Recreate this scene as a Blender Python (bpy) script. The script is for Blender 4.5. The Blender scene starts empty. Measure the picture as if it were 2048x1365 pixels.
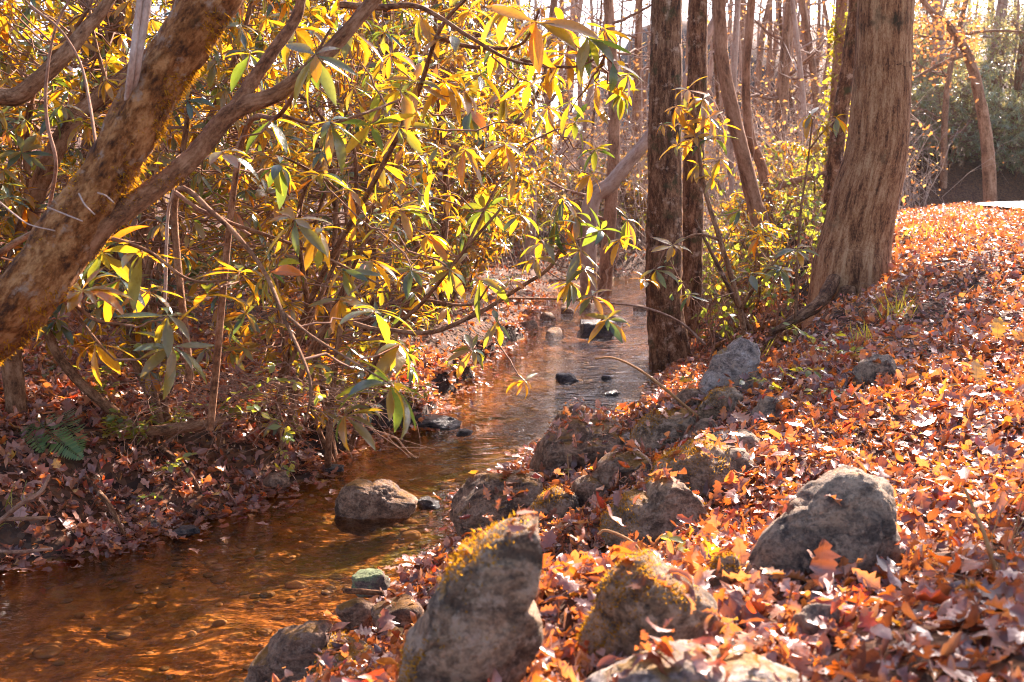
import bpy, bmesh, math, random
import numpy as np
from mathutils import Vector, noise, bvhtree
R = math.radians
sc = bpy.context.scene
COL = sc.collection

# ------------------------------------------------------------------ camera, light, exposure
CAMZ, HORIZON, F = 1.75, 385.0, 1991.0            # eye height over the water, horizon row and focal length (px of a 2048 frame)
PITCH = math.atan((682.5 - HORIZON) / F)
SUN_AZ, SUN_EL = 30.0, 35.0                       # degrees right of the view direction, above the horizon
cam_d = bpy.data.cameras.new('camera'); cam = bpy.data.objects.new('camera', cam_d); COL.objects.link(cam)
cam_d.lens, cam_d.sensor_width = 35.0, 36.0
cam_d.clip_start, cam_d.clip_end = 0.05, 2000
cam.location = (0, 0, CAMZ); cam.rotation_euler = (math.pi / 2 - PITCH, 0, 0)
cam_d.dof.use_dof = True; cam_d.dof.focus_distance = 5.2; cam_d.dof.aperture_fstop = 4.5
sc.camera = cam
w = bpy.data.worlds.new('World'); sc.world = w; w.use_nodes = True
sky = w.node_tree.nodes.new('ShaderNodeTexSky'); sky.sky_type = 'NISHITA'; sky.sun_disc = False
sky.sun_elevation = R(SUN_EL); sky.sun_rotation = R(SUN_AZ); sky.dust_density = 2.0
w.node_tree.links.new(sky.outputs[0], w.node_tree.nodes['Background'].inputs[0])
w.node_tree.nodes['Background'].inputs[1].default_value = 0.10
sun_d = bpy.data.lights.new('sun', 'SUN'); sun = bpy.data.objects.new('sun', sun_d); COL.objects.link(sun)
sun_d.energy = 5.0; sun_d.angle = R(0.5); sun_d.color = (1.0, 0.86, 0.68)
SUNV = Vector((math.sin(R(SUN_AZ)) * math.cos(R(SUN_EL)), math.cos(R(SUN_AZ)) * math.cos(R(SUN_EL)), math.sin(R(SUN_EL))))
sun.rotation_euler = SUNV.to_track_quat('Z', 'Y').to_euler()
vs = sc.view_settings
vs.view_transform = 'Standard'; vs.look = 'None'; vs.gamma = 1.0; vs.use_curve_mapping = False
vs.exposure = 2.35; vs.use_white_balance = True; vs.white_balance_temperature = 6250; vs.white_balance_tint = 20; HAZE = 0.0002
sc.cycles.max_bounces = 8; sc.cycles.diffuse_bounces = 3; sc.cycles.glossy_bounces = 3
sc.cycles.transmission_bounces = 4; sc.cycles.transparent_max_bounces = 8; sc.cycles.volume_bounces = 0
sc.cycles.sample_clamp_indirect = 4.0
sc.cycles.use_denoising = True; sc.cycles.filter_width = 1.0

# ------------------------------------------------------------------ helpers
def ray(px, py):
    cx, cy = (np.asarray(px, float) - 1024) / F, (682.5 - np.asarray(py, float)) / F
    return np.stack(np.broadcast_arrays(cx, math.cos(PITCH) + cy * math.sin(PITCH), -math.sin(PITCH) + cy * math.cos(PITCH)), -1)
def P(px, py, Y):
    """the point at ground distance Y that the photograph shows at (px, py)"""
    d = ray(px, py); return np.array([0, 0, CAMZ]) + d * (np.asarray(Y, float) / d[..., 1])[..., None]
def G(px, py, z=0.0):
    d = ray(px, py); return np.array([0, 0, CAMZ]) + d * ((z - CAMZ) / d[..., 2:3])

LE = np.array([(0,1140),(200,1100),(400,1050),(560,1000),(610,935),(700,900),(830,850),(900,780),(955,725),(1020,690),(1050,645),(1075,605),(1120,575),(1170,562)], float)
RE = np.array([(700,1365),(740,1260),(855,1140),(920,1085),(945,990),(1070,920),(1150,862),(1315,815),(1340,765),(1348,700),(1345,640),(1300,590),(1300,566)], float)
le = G(LE[:,0], LE[:,1]); re_ = G(RE[:,0], RE[:,1])
LY = np.concatenate([[-6, 0, 2.5], le[:,1], [21, 23, 30, 40]]); LX = np.concatenate([[-14, -7.2, -4.5], le[:,0], [2.6, 6.0, 17, 30]])
RY = np.concatenate([[-6, 0, 2.0], re_[:,1], [20.3, 22, 29, 39]]); RX = np.concatenate([[-8.5, -3.6, -1.95], re_[:,0], [5.0, 8.5, 20, 33]])
def xl(y): return np.interp(y, LY, LX)+0.07*np.sin(np.asarray(y)*4.3+0.5)+0.05*np.sin(np.asarray(y)*9.7)+0.03*np.sin(np.asarray(y)*19.0+1)
def xr(y): return np.interp(y, RY, RX)+0.04*np.sin(np.asarray(y)*5.1+2)+0.03*np.sin(np.asarray(y)*12.3)
RC = np.array([(7.3,-6),(7.6,0),(8.3,6),(9.2,11),(10.4,15.5),(12.1,20),(15.2,24.5),(19.5,28),(27,30.5),(42,32.5),(80,34)], float)   # road centre line
RW = 2.6
def road_d(x, y):
    x, y = np.asarray(x, float), np.asarray(y, float)
    best = np.full(np.broadcast(x, y).shape, 1e9)
    for a, b in zip(RC[:-1], RC[1:]):
        ab = b - a; t = np.clip(((x-a[0])*ab[0] + (y-a[1])*ab[1]) / (ab @ ab), 0, 1)
        best = np.minimum(best, np.hypot(x-a[0]-t*ab[0], y-a[1]-t*ab[1]))
    return best
def sstep(a, b, x):
    t = np.clip((x-a)/(b-a), 0, 1); return t*t*(3-2*t)
def wob(x, y, s, k=0.0):
    return (np.sin(x*s+1.3+k)*np.cos(y*s*0.9+0.4) + np.sin(x*s*2.3+y*s*1.7+k*2)*0.5 + np.sin(y*s*3.1-x*s*2.7+k)*0.3)/1.8
def height(x, y):
    x, y = np.asarray(x, float), np.asarray(y, float)
    a, b = xl(y), xr(y)
    wx = 0.06*wob(x, y, 3.0)
    dl, dr = (a-x)*0.75+wx, (x-b)*0.75+wx
    hl = np.interp(dl, [0,0.12,0.35,0.6,1.0,2.5,6,20], [0,0.05,0.17,0.36,0.47,0.58,0.8,1.2])
    steep = sstep(5.6, 6.6, y)*(1-sstep(11, 14, y))
    hl = hl + steep*np.interp(dl, [0,0.05,0.25,0.6,1.5], [0,0.18,0.22,0.05,0])
    k = 1 + 0.045*np.clip(y-3, 0, 12)
    dk = np.maximum(dr-0.42*sstep(5.4,6.8,y)*(1-sstep(9.6,11,y)), np.minimum(dr,0.10))
    hr = np.interp(dk, [0,0.15,0.5,1.0,1.6,2.4,3.4,6,12], [0,0.08,0.30,0.55,0.74,0.88,0.98,1.02,1.05]) * k
    hr = hr+0.42*sstep(0.85,1.55,dr)*sstep(5.5,8.2,y)-0.10*np.exp(-((dr-0.85)/0.42)**2)*sstep(6.2,7.6,y)*(1-sstep(12,14,y))
    hr = np.minimum(hr, 1.33)+0.13*np.exp(-((x-0.14)**2+(y-2.5)**2)/0.28**2)
    half = np.maximum((b-a)/2, 0.05); u = np.clip(np.minimum(x-a, b-x)/half, 0, 1)
    bed = -0.03 - 0.13*np.sqrt(u) + 0.03*wob(x, y, 4.0, 2.0)
    h = np.where(x < a, hl, np.where(x > b, hr, bed))
    bump = 0.035*wob(x, y, 2.1, 1.0)+0.02*wob(x, y, 6.3, 3.0)
    h = h + bump*sstep(0.1, 0.6, np.maximum(dl, dr))
    rd = road_d(x, y)
    h = h + (1.47-h)*(1-sstep(RW+0.1, RW+1.8, rd))
    h = h + sstep(30, 110, y)*6*(0.8+0.2*wob(x, y, 0.07)) + sstep(0, 60, -x-6)*6
    yb = 30.5 + np.clip(x-14, 0, 60)*0.22
    rise = np.clip((y-yb)*0.5, 0, None); rise = 12*(1-np.exp(-rise/12))
    h = h + rise*sstep(7.5, 13, x)*sstep(RW+0.3, RW+3.0, rd)
    return h
def T(px, py):
    """where the ray through (px, py) meets the ground"""
    d = ray(px, py); t = 1.0
    while t < 200:
        p = np.array([0,0,CAMZ]) + d*t
        if p[2] <= float(height(p[0], p[1])): break
        t += 0.01*max(1, t*0.3)
    return p

class MB:
    """collects vertices, quads and triangles; build() links ONE mesh object"""
    def __init__(s): s.v=[]; s.q=[]; s.t=[]; s.c=[]; s.tc=[]; s.n=0
    def add(s, v, q=None, t=None, c=None, tc=None):
        v = np.asarray(v, np.float32).reshape(-1,3)
        s.v.append(v)
        if q is not None and len(q): s.q.append(np.asarray(q, np.int64).reshape(-1,4)+s.n)
        if t is not None and len(t): s.t.append(np.asarray(t, np.int64).reshape(-1,3)+s.n)
        s.c.append(np.zeros((len(v),4),np.float32) if c is None else np.asarray(c,np.float32).reshape(-1,4))
        s.tc.append(v.copy() if tc is None else np.asarray(tc,np.float32).reshape(-1,3))
        s.n += len(v); return s
    def build(s, name, mat, parent=None, smooth=True, origin=None):
        me = bpy.data.meshes.new(name)
        v = np.concatenate(s.v) if s.v else np.zeros((0,3),np.float32)
        if origin is not None: v = v - np.asarray(origin, np.float32)
        q = np.concatenate(s.q) if s.q else np.zeros((0,4),np.int64)
        t = np.concatenate(s.t) if s.t else np.zeros((0,3),np.int64)
        me.vertices.add(len(v)); me.vertices.foreach_set('co', v.ravel())
        me.loops.add(q.size+t.size); me.loops.foreach_set('vertex_index', np.concatenate([q.ravel(), t.ravel()]).astype(np.int32))
        me.polygons.add(len(q)+len(t))
        me.polygons.foreach_set('loop_start', np.concatenate([np.arange(len(q))*4, q.size+np.arange(len(t))*3]).astype(np.int32))
        me.update(calc_edges=True)
        me.polygons.foreach_set('use_smooth', np.full(len(q)+len(t), smooth))
        a = me.attributes.new('lv', 'FLOAT_COLOR', 'POINT'); a.data.foreach_set('color', np.concatenate(s.c).ravel())
        a = me.attributes.new('tc', 'FLOAT_VECTOR', 'POINT'); a.data.foreach_set('vector', np.concatenate(s.tc).ravel())
        me.materials.append(mat)
        o = bpy.data.objects.new(name, me); COL.objects.link(o)
        if origin is not None: o.location = origin
        if parent is not None: o.parent = parent; o.location = (0,0,0) if origin is None else (np.asarray(origin)-np.array(parent.location))
        return o
def thing(name, loc, label, cat, group=None):
    o = bpy.data.objects.new(name, None); COL.objects.link(o); o.location = [float(a) for a in loc]; o.empty_display_size = 0.1
    return tag(o, label, cat, group)
def tag(o, label=None, cat=None, group=None, kind=None):
    if label: o['label'] = label
    if cat: o['category'] = cat
    if group: o['group'] = group
    if kind: o['kind'] = kind
    return o
def part(mb, name, mat, root, smooth=True):
    """a part of a thing: the mesh is written relative to the thing's base"""
    if mb.n == 0: return None
    o = mb.build(name, mat, None, smooth, origin=np.array(root.location)); o.parent = root; o.location = (0,0,0); return o
def unit(v): return v/np.maximum(np.linalg.norm(v, axis=-1, keepdims=True), 1e-9)
def catmull(pts, n):
    p = np.asarray(pts, float); p = np.vstack([2*p[0]-p[1], p, 2*p[-1]-p[-2]])
    m = len(p)-3; u = np.linspace(0, m-1e-6, n); i = u.astype(int); f = (u-i)[:,None]
    a,b,c,d = p[i],p[i+1],p[i+2],p[i+3]
    return 0.5*((2*b)+(c-a)*f+(2*a-5*b+4*c-d)*f*f+(3*b-a-3*c+d)*f**3)
def frames(path):
    tg = unit(np.gradient(path, axis=0)); ref = np.array([0.31,-0.95,0.05])
    s = unit(np.cross(tg, ref)); return tg, s, np.cross(s, tg)
def tube(mb, pts, rad, segs=16, rings=40, rough=0.0, fine=0.0, seed=0.0, ridges=0.0, flare=None):
    """one thick smooth limb: pts control points, rad radii at them"""
    path = catmull(pts, rings)
    r = np.interp(np.linspace(0,1,rings), np.linspace(0,1,len(rad)), rad)
    tg, s, n = frames(path)
    L = np.concatenate([[0], np.cumsum(np.linalg.norm(np.diff(path,axis=0),axis=1))])
    ang = np.linspace(0, 2*math.pi, segs, endpoint=False); ca, sa = np.cos(ang), np.sin(ang)
    rr = np.repeat(r[:,None], segs, 1)
    r0 = float(np.mean(r))
    if rough or fine or ridges:
        for i in range(rings):
            for j in range(segs):
                q = Vector((ca[j]*1.2, sa[j]*1.2, L[i]/r0*0.35+seed))
                d = rough*noise.noise(q)
                if fine: d += fine*noise.noise(Vector((ca[j]*4+seed, sa[j]*4, L[i]/r0*1.4)))
                if ridges: d += ridges*(abs(noise.noise(Vector((ca[j]*11, sa[j]*11+seed, L[i]/r0*2.2))))-0.25)
                rr[i,j] *= 1+d
    if flare is not None:
        rr *= flare(np.linspace(0,1,rings)[:,None], ang[None,:])
    v = path[:,None,:] + rr[...,None]*(ca[None,:,None]*s[:,None,:]+sa[None,:,None]*n[:,None,:])
    tc = np.stack([np.repeat(ca[None]*r0,rings,0), np.repeat(sa[None]*r0,rings,0), np.repeat(L[:,None],segs,1)],-1)
    i = np.arange(rings-1)[:,None]*segs; j = np.arange(segs)[None]; k = (j+1)%segs
    q = np.stack([i+j, i+k, i+k+segs, i+j+segs],-1)
    v = np.concatenate([v.reshape(-1,3), path[-1:]]); tc = np.concatenate([tc.reshape(-1,3), [[0,0,L[-1]]]])
    base = (rings-1)*segs; top = rings*segs
    t = np.stack([base+np.arange(segs), base+(np.arange(segs)+1)%segs, np.full(segs, top)],-1)
    mb.add(v, q, t, tc=tc); return path, r
def tubes(mb, Pn, Rn, sides=4):
    """many thin limbs at once: Pn (n,k,3), Rn (n,k)"""
    Pn, Rn = np.asarray(Pn, float), np.asarray(Rn, float)
    if len(Pn) == 0: return
    n,k,_ = Pn.shape
    tg = unit(np.gradient(Pn, axis=1)); ref = np.array([0.31,-0.93,0.19])
    s = unit(np.cross(tg, ref)); nn = np.cross(s, tg)
    ang = np.linspace(0,2*math.pi,sides,endpoint=False)
    v = Pn[:,:,None,:]+Rn[:,:,None,None]*(np.cos(ang)[None,None,:,None]*s[:,:,None,:]+np.sin(ang)[None,None,:,None]*nn[:,:,None,:])
    b = (np.arange(n)*k*sides)[:,None,None]; i = (np.arange(k-1)*sides)[None,:,None]; j = np.arange(sides)[None,None]; m = (j+1)%sides
    q = np.stack([b+i+j, b+i+m, b+i+m+sides, b+i+j+sides],-1)
    L = np.concatenate([np.zeros((n,1)), np.cumsum(np.linalg.norm(np.diff(Pn,axis=1),axis=2),1)],1)
    tc = np.stack([np.broadcast_to(np.cos(ang)[None,None]*0.02,(n,k,sides)), np.broadcast_to(np.sin(ang)[None,None]*0.02,(n,k,sides)), np.broadcast_to(L[:,:,None],(n,k,sides))],-1)+ (np.arange(n)*0.37)[:,None,None,None]
    mb.add(v, q.reshape(-1,4), tc=tc)
def arc(a, b, sag, n=6, jit=0.0, rng=None):
    """curves from a to b (n,3 each) bulging by sag along z, with a little wander"""
    a, b = np.atleast_2d(a), np.atleast_2d(b)
    t = np.linspace(0,1,n)[None,:,None]
    p = a[:,None]*(1-t)+b[:,None]*t
    p[:,:,2] += (np.asarray(sag).reshape(-1,1)*4*t[0,:,0]*(1-t[0,:,0]))
    if jit:
        L = np.linalg.norm(b-a,axis=1)[:,None,None]
        p[:,1:-1] += rng.normal(0, jit, p[:,1:-1].shape)*L
    return p

def leaves(mb, base, head, nrm, length, width, pitch0, curve, fold, tint, st=6, shape='ellipse', rng=None, pet=0.12):
    """flat curved leaves with a midrib: base (n,3), head/nrm unit (n,3), the rest (n,)"""
    n = len(base)
    if n == 0: return
    t = np.linspace(0,1,st)
    if shape == 'ellipse':
        wt = np.where(t < pet, 0.07, np.sin(np.clip((t-pet)/(1-pet),0,1)**0.85*math.pi)**0.8); wt[-1]=0.02
        wt = np.repeat(wt[None], n, 0)
        wl = wr = wt
    else:                                                 # lobed: oak and maple like outlines, differing on the two sides
        tt = np.clip((t-0.12)/0.88,0,1)
        env = np.sin(tt**0.8*math.pi)**0.6
        lob = np.where(np.arange(st)%2==0, 0.5, 1.0)
        env = env*lob; env[0]=env[1]=0.04; env[-1]=0.05
        wl = env[None]*rng.uniform(0.7,1.25,(n,st)); wr = env[None]*rng.uniform(0.7,1.25,(n,st))
    side = np.cross(head, nrm)
    a = pitch0[:,None]+curve[:,None]*t[None]
    dx, dz = np.cos(a), np.sin(a)
    cx = np.concatenate([np.zeros((n,1)), np.cumsum((dx[:,1:]+dx[:,:-1])/2,1)/(st-1)],1)*length[:,None]
    cz = np.concatenate([np.zeros((n,1)), np.cumsum((dz[:,1:]+dz[:,:-1])/2,1)/(st-1)],1)*length[:,None]
    mid = base[:,None]+cx[...,None]*head[:,None]+cz[...,None]*nrm[:,None]
    ln = -dz[...,None]*head[:,None]+dx[...,None]*nrm[:,None]
    hw = (width/2)[:,None]
    cf, sf = np.cos(fold)[:,None,None], np.sin(fold)[:,None,None]
    lf = mid-(hw*wl)[...,None]*(side[:,None]*cf-ln*sf)
    rt = mid+(hw*wr)[...,None]*(side[:,None]*cf+ln*sf)
    if rng is not None:
        lf += rng.normal(0,0.035,(n,st,1))*length[:,None,None]*ln; rt += rng.normal(0,0.035,(n,st,1))*length[:,None,None]*ln
    v = np.stack([lf,mid,rt],2)                           # n,st,3,3
    c = np.zeros((n,st,3,4),np.float32); c[...,0]=tint[:,None,None]; c[...,1]=t[None,:,None]; c[...,2]=np.array([0,0.5,1])[None,None]; c[...,3]=1
    b = (np.arange(n)*st*3)[:,None,None]; i = (np.arange(st-1)*3)[None,:,None]; j = np.array([0,1])[None,None]
    q = np.stack([b+i+j, b+i+j+1, b+i+j+4, b+i+j+3],-1).reshape(-1,4)
    mb.add(v, q, c=c)

def rosettes(mb, pos, axis, L, rng, n_lo=8, n_hi=13, droop=(-0.9,0.1), yellow=0.0):
    """whorls of long leathery leaves round each twig tip"""
    pos, axis = np.asarray(pos,float), unit(np.asarray(axis,float)); L = np.asarray(L,float)
    cnt = np.maximum(4, rng.integers(n_lo, n_hi+1, len(pos))-rng.choice([0,0,2,4],len(pos))); idx = np.repeat(np.arange(len(pos)), cnt)
    k = np.concatenate([np.arange(c) for c in cnt]) if len(cnt) else np.zeros(0)
    ax = axis[idx]
    ref = np.where(np.abs(ax[:,2:3])>0.9, np.array([[1.0,0,0]]), np.array([[0,0,1.0]]))
    e1 = unit(np.cross(ax, ref)); e2 = np.cross(ax, e1)
    az = k*2.39996+rng.uniform(0,6.28,len(pos))[idx]+rng.normal(0,0.25,len(idx))
    hd = np.cos(az)[:,None]*e1+np.sin(az)[:,None]*e2
    f = k/np.maximum(cnt[idx]-1,1)                        # 0 the oldest, outermost leaf; 1 the youngest
    dr = rng.uniform(droop[0]-0.15,droop[1]+0.1,len(pos))[idx]
    p0 = dr*(1-f*0.7)+0.55*f**2+rng.normal(0,0.26,len(idx))
    ln = L[idx]*(1-0.4*f**2)*rng.uniform(0.72,1.12,len(idx))
    wd = ln*rng.uniform(0.22,0.31,len(idx))
    # leaves hang under their own weight: bend the outward direction a little downwards
    hd = unit(hd+np.array([0,0,-0.18])*rng.uniform(0,1,(len(idx),1)))
    nr = unit(ax-hd*np.sum(ax*hd,1,keepdims=True))
    tint = np.clip(rng.normal(0.45+yellow,0.23,len(idx))+rng.normal(0,0.18,len(pos))[idx],0.02,0.9)
    old = rng.random(len(idx)) < 0.02; tint[old] = 1.0
    leaves(mb, pos[idx]+ax*(0.012*(f-0.5))[:,None], hd, nr, ln, wd, p0, rng.normal(-0.55,0.3,len(idx)), rng.uniform(0.1,0.5,len(idx)), tint, st=7)

# ------------------------------------------------------------------ materials
def new_mat(name):
    m = bpy.data.materials.new(name); m.use_nodes = True; nt = m.node_tree
    for n in list(nt.nodes): nt.nodes.remove(n)
    out = nt.nodes.new('ShaderNodeOutputMaterial'); return m, nt, out
def N(nt, kind, **kw):
    n = nt.nodes.new(kind)
    for k, v in kw.items():
        if k in n.inputs: n.inputs[k].default_value = v
        else: setattr(n, k, v)
    return n
def ramp(nt, fac, stops):
    r = nt.nodes.new('ShaderNodeValToRGB'); e = r.color_ramp.elements
    while len(e) < len(stops): e.new(0.5)
    for k, (p, c) in enumerate(stops): e[k].position = p; e[k].color = (*c, 1) if len(c)==3 else c
    nt.links.new(fac, r.inputs[0]); return r.outputs[0]
def mixc(nt, fac, a, b, mode='MIX'):
    m = nt.nodes.new('ShaderNodeMix'); m.data_type='RGBA'; m.blend_type = mode
    for s, v in ((0,fac),(6,a),(7,b)):
        if isinstance(v,(int,float)): m.inputs[s].default_value = v
        elif isinstance(v,tuple): m.inputs[s].default_value = (*v,1)
        else: nt.links.new(v, m.inputs[s])
    return m.outputs[2]
def math_(nt, op, a, b=0.0, clamp=False):
    m = nt.nodes.new('ShaderNodeMath'); m.operation = op; m.use_clamp = clamp
    for s, v in ((0,a),(1,b)):
        if isinstance(v,(int,float)): m.inputs[s].default_value = v
        else: nt.links.new(v, m.inputs[s])
    return m.outputs[0]
def attr(nt, name='lv'):
    a = nt.nodes.new('ShaderNodeAttribute'); a.attribute_name = name; return a
def noise_n(nt, vec, scale, detail=4, rough=0.6, vscale=None, dist=0.0):
    if vscale is not None:
        m = nt.nodes.new('ShaderNodeMapping'); m.inputs['Scale'].default_value = vscale; nt.links.new(vec, m.inputs[0]); vec = m.outputs[0]
    n = nt.nodes.new('ShaderNodeTexNoise'); n.inputs['Scale'].default_value=scale; n.inputs['Detail'].default_value=detail; n.inputs['Roughness'].default_value=rough; n.inputs['Distortion'].default_value=dist
    nt.links.new(vec, n.inputs['Vector']); return n.outputs[0]
def bump(nt, h, strength, dist=0.02):
    b = nt.nodes.new('ShaderNodeBump'); b.inputs['Strength'].default_value=strength; b.inputs['Distance'].default_value=dist
    nt.links.new(h, b.inputs['Height']); return b.outputs[0]
def obj_co(nt):
    return nt.nodes.new('ShaderNodeTexCoord').outputs['Object']
def pos(nt): return nt.nodes.new('ShaderNodeNewGeometry').outputs['Position']

def leaf_mat(name, top, under, trans=0.5, rough=0.35, spec=0.5, vein=(0.3,0.3,0.1), spots=0.25, veinw=0.06):
    """leaf blade: reflecting skin over a blade the light shines through; each leaf's tint runs along the two ramps"""
    m, nt, out = new_mat(name); a = attr(nt)
    s = nt.nodes.new('ShaderNodeSeparateColor'); nt.links.new(a.outputs['Color'], s.inputs[0])
    c1 = ramp(nt, s.outputs[0], top); c2 = ramp(nt, s.outputs[0], under)
    nz = noise_n(nt, pos(nt), 55, 3)
    dark = math_(nt,'MULTIPLY', math_(nt,'SUBTRACT',nz,0.52,True), spots*8, True)
    rib = math_(nt,'LESS_THAN', math_(nt,'ABSOLUTE', math_(nt,'SUBTRACT',s.outputs[2],0.5)), veinw)
    c1 = mixc(nt, math_(nt,'MULTIPLY',rib,0.5), c1, vein)
    c1 = mixc(nt, dark, c1, mixc(nt,1.0,c1,(0.45,0.36,0.25),'MULTIPLY'))
    c2 = mixc(nt, dark, c2, mixc(nt,1.0,c2,(0.6,0.45,0.3),'MULTIPLY'))
    c2 = mixc(nt, math_(nt,'MULTIPLY',rib,0.35), c2, mixc(nt,1.0,c2,(0.5,0.5,0.4),'MULTIPLY'))
    p = N(nt,'ShaderNodeBsdfPrincipled', Roughness=rough); p.inputs['Specular IOR Level'].default_value = spec
    nt.links.new(c1, p.inputs['Base Color'])
    nt.links.new(bump(nt, nz, 0.25, 0.01), p.inputs['Normal'])
    tr = N(nt,'ShaderNodeBsdfTranslucent'); nt.links.new(c2, tr.inputs[0])
    mx = nt.nodes.new('ShaderNodeMixShader'); mx.inputs[0].default_value = trans
    nt.links.new(p.outputs[0], mx.inputs[1]); nt.links.new(tr.outputs[0], mx.inputs[2]); nt.links.new(mx.outputs[0], out.inputs[0]); return m
M = {}
M['rhodo'] = leaf_mat('rhododendron_leaf',
    [(0.0,(0.04,0.085,0.08)),(0.40,(0.05,0.115,0.06)),(0.85,(0.13,0.14,0.02)),(0.95,(0.28,0.13,0.02))],
    [(0.0,(0.15,0.21,0.016)),(0.25,(0.44,0.36,0.014)),(0.45,(0.80,0.385,0.008)),(0.85,(0.92,0.40,0.007)),(0.95,(0.85,0.24,0.008))], trans=0.54, rough=0.24, spec=0.8, vein=(0.22,0.24,0.06))
M['herb'] = leaf_mat('herb_leaf',
    [(0.0,(0.03,0.08,0.03)),(0.5,(0.07,0.13,0.03)),(1.0,(0.30,0.24,0.02))],
    [(0.0,(0.35,0.45,0.04)),(0.5,(0.60,0.52,0.03)),(1.0,(0.9,0.6,0.02))], trans=0.5, rough=0.28, spec=0.7, vein=(0.2,0.25,0.08), spots=0.1)
M['fern'] = leaf_mat('fern_leaf', [(0,(0.06,0.15,0.05)),(1,(0.14,0.22,0.07))], [(0,(0.30,0.42,0.03)),(1,(0.5,0.5,0.04))], trans=0.45, rough=0.4, spots=0.05)
M['litter'] = leaf_mat('dry_leaf',
    [(0.0,(0.10,0.042,0.028)),(0.2,(0.20,0.085,0.055)),(0.38,(0.33,0.155,0.105)),(0.55,(0.46,0.27,0.20)),(0.70,(0.46,0.16,0.045)),(0.86,(0.28,0.05,0.035)),(0.985,(0.52,0.28,0.05))],
    [(0.0,(0.24,0.06,0.015)),(0.2,(0.44,0.11,0.02)),(0.38,(0.66,0.19,0.03)),(0.55,(0.70,0.27,0.06)),(0.70,(0.90,0.24,0.012)),(0.86,(0.66,0.07,0.014)),(0.985,(0.9,0.42,0.02))],
    trans=0.36, rough=0.36, spec=0.75, vein=(0.18,0.09,0.05), spots=0.3, veinw=0.04)
M['far_leaf'] = leaf_mat('autumn_leaf',
    [(0.0,(0.30,0.12,0.05)),(0.5,(0.40,0.20,0.09)),(1.0,(0.45,0.31,0.12))], [(0.0,(0.70,0.22,0.03)),(0.5,(0.80,0.36,0.08)),(1.0,(0.85,0.58,0.14))], trans=0.45, rough=0.5, spots=0.1)
M['slope_leaf'] = leaf_mat('slope_shrub_leaf',
    [(0.0,(0.09,0.16,0.12)),(0.5,(0.17,0.24,0.18)),(1.0,(0.30,0.31,0.20))], [(0.0,(0.45,0.45,0.15)),(0.5,(0.65,0.55,0.16)),(1.0,(0.8,0.6,0.16))], trans=0.48, rough=0.2, spec=1.0, spots=0.1)

def bark_mat(name, dark, mid, light, scale=10, stretch=0.2, moss=None, moss_amt=0.5, bstr=0.8, lichen=None, blotch=4.0, bdist=0.03):
    m, nt, out = new_mat(name); co = attr(nt,'tc').outputs['Vector']
    n1 = noise_n(nt, co, scale, 6, 0.7, (1,1,stretch)); n2 = noise_n(nt, co, blotch, 4, 0.6); n3 = noise_n(nt, co, scale*4, 4, 0.75, (1,1,0.5))
    h = mixc(nt, 0.35, n1, n3)
    c = ramp(nt, h, [(0.40,dark),(0.49,mid),(0.60,light)])
    c = mixc(nt, math_(nt,'MULTIPLY',n2,0.8), c, mixc(nt,1.0,c,(0.55,0.5,0.45),'MULTIPLY'))
    if lichen:
        nl = noise_n(nt, co, blotch*2.4, 5, 0.7)
        c = mixc(nt, math_(nt,'MULTIPLY',math_(nt,'SUBTRACT',nl,0.56,True),9,True), c, lichen)
    if moss:
        nm = noise_n(nt, co, blotch*1.3, 5, 0.7)
        c = mixc(nt, math_(nt,'MULTIPLY',math_(nt,'SUBTRACT',nm,1-moss_amt,True),8,True), c, moss)
    p = N(nt,'ShaderNodeBsdfPrincipled', Roughness=0.85); p.inputs['Specular IOR Level'].default_value=0.25
    nt.links.new(c, p.inputs['Base Color']); nt.links.new(bump(nt,h,bstr,bdist), p.inputs['Normal']); nt.links.new(p.outputs[0], out.inputs[0]); return m
M['bark_big'] = bark_mat('furrowed_bark', (0.10,0.036,0.012), (0.36,0.15,0.058), (0.60,0.33,0.155), 22, 0.16, moss=(0.045,0.028,0.010), moss_amt=0.44, bstr=1.0, blotch=1.6, bdist=0.05)
M['bark_mossy'] = bark_mat('mossy_bark', (0.055,0.018,0.004), (0.24,0.085,0.018), (0.50,0.24,0.085), 20, 0.6, moss=(0.10,0.045,0.010), moss_amt=0.42, bstr=1.0, lichen=(0.30,0.20,0.13), blotch=7)
M['bark_dark'] = bark_mat('dark_bark', (0.035,0.013,0.005), (0.15,0.056,0.018), (0.38,0.19,0.09), 22, 0.25, moss=(0.06,0.045,0.012), moss_amt=0.46, bstr=1.0, lichen=(0.42,0.26,0.16), blotch=3.5)
M['bark_limb'] = bark_mat('limb_bark', (0.09,0.036,0.014), (0.27,0.12,0.050), (0.46,0.25,0.13), 26, 0.3, bstr=1.0, moss=(0.10,0.06,0.012), moss_amt=0.38, blotch=6)
M['bark_pale'] = bark_mat('pale_bark', (0.26,0.15,0.10), (0.44,0.28,0.19), (0.56,0.40,0.30), 9, 0.2, bstr=0.6, blotch=1.5)
M['bark_grey'] = bark_mat('grey_brown_bark', (0.13,0.058,0.028), (0.31,0.15,0.075), (0.48,0.27,0.155), 9, 0.2, bstr=0.7, blotch=1.5)
M['twig'] = bark_mat('twig_bark', (0.15,0.065,0.035), (0.30,0.15,0.085), (0.44,0.26,0.17), 40, 0.3, bstr=0.3)
M['twig_pale'] = bark_mat('pale_twig_bark', (0.34,0.22,0.16), (0.50,0.35,0.26), (0.60,0.46,0.37), 40, 0.3, bstr=0.3)
M['stalk'] = bark_mat('dry_stalk', (0.30,0.14,0.05), (0.45,0.22,0.08), (0.55,0.32,0.14), 40, 0.2, bstr=0.2)

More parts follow.
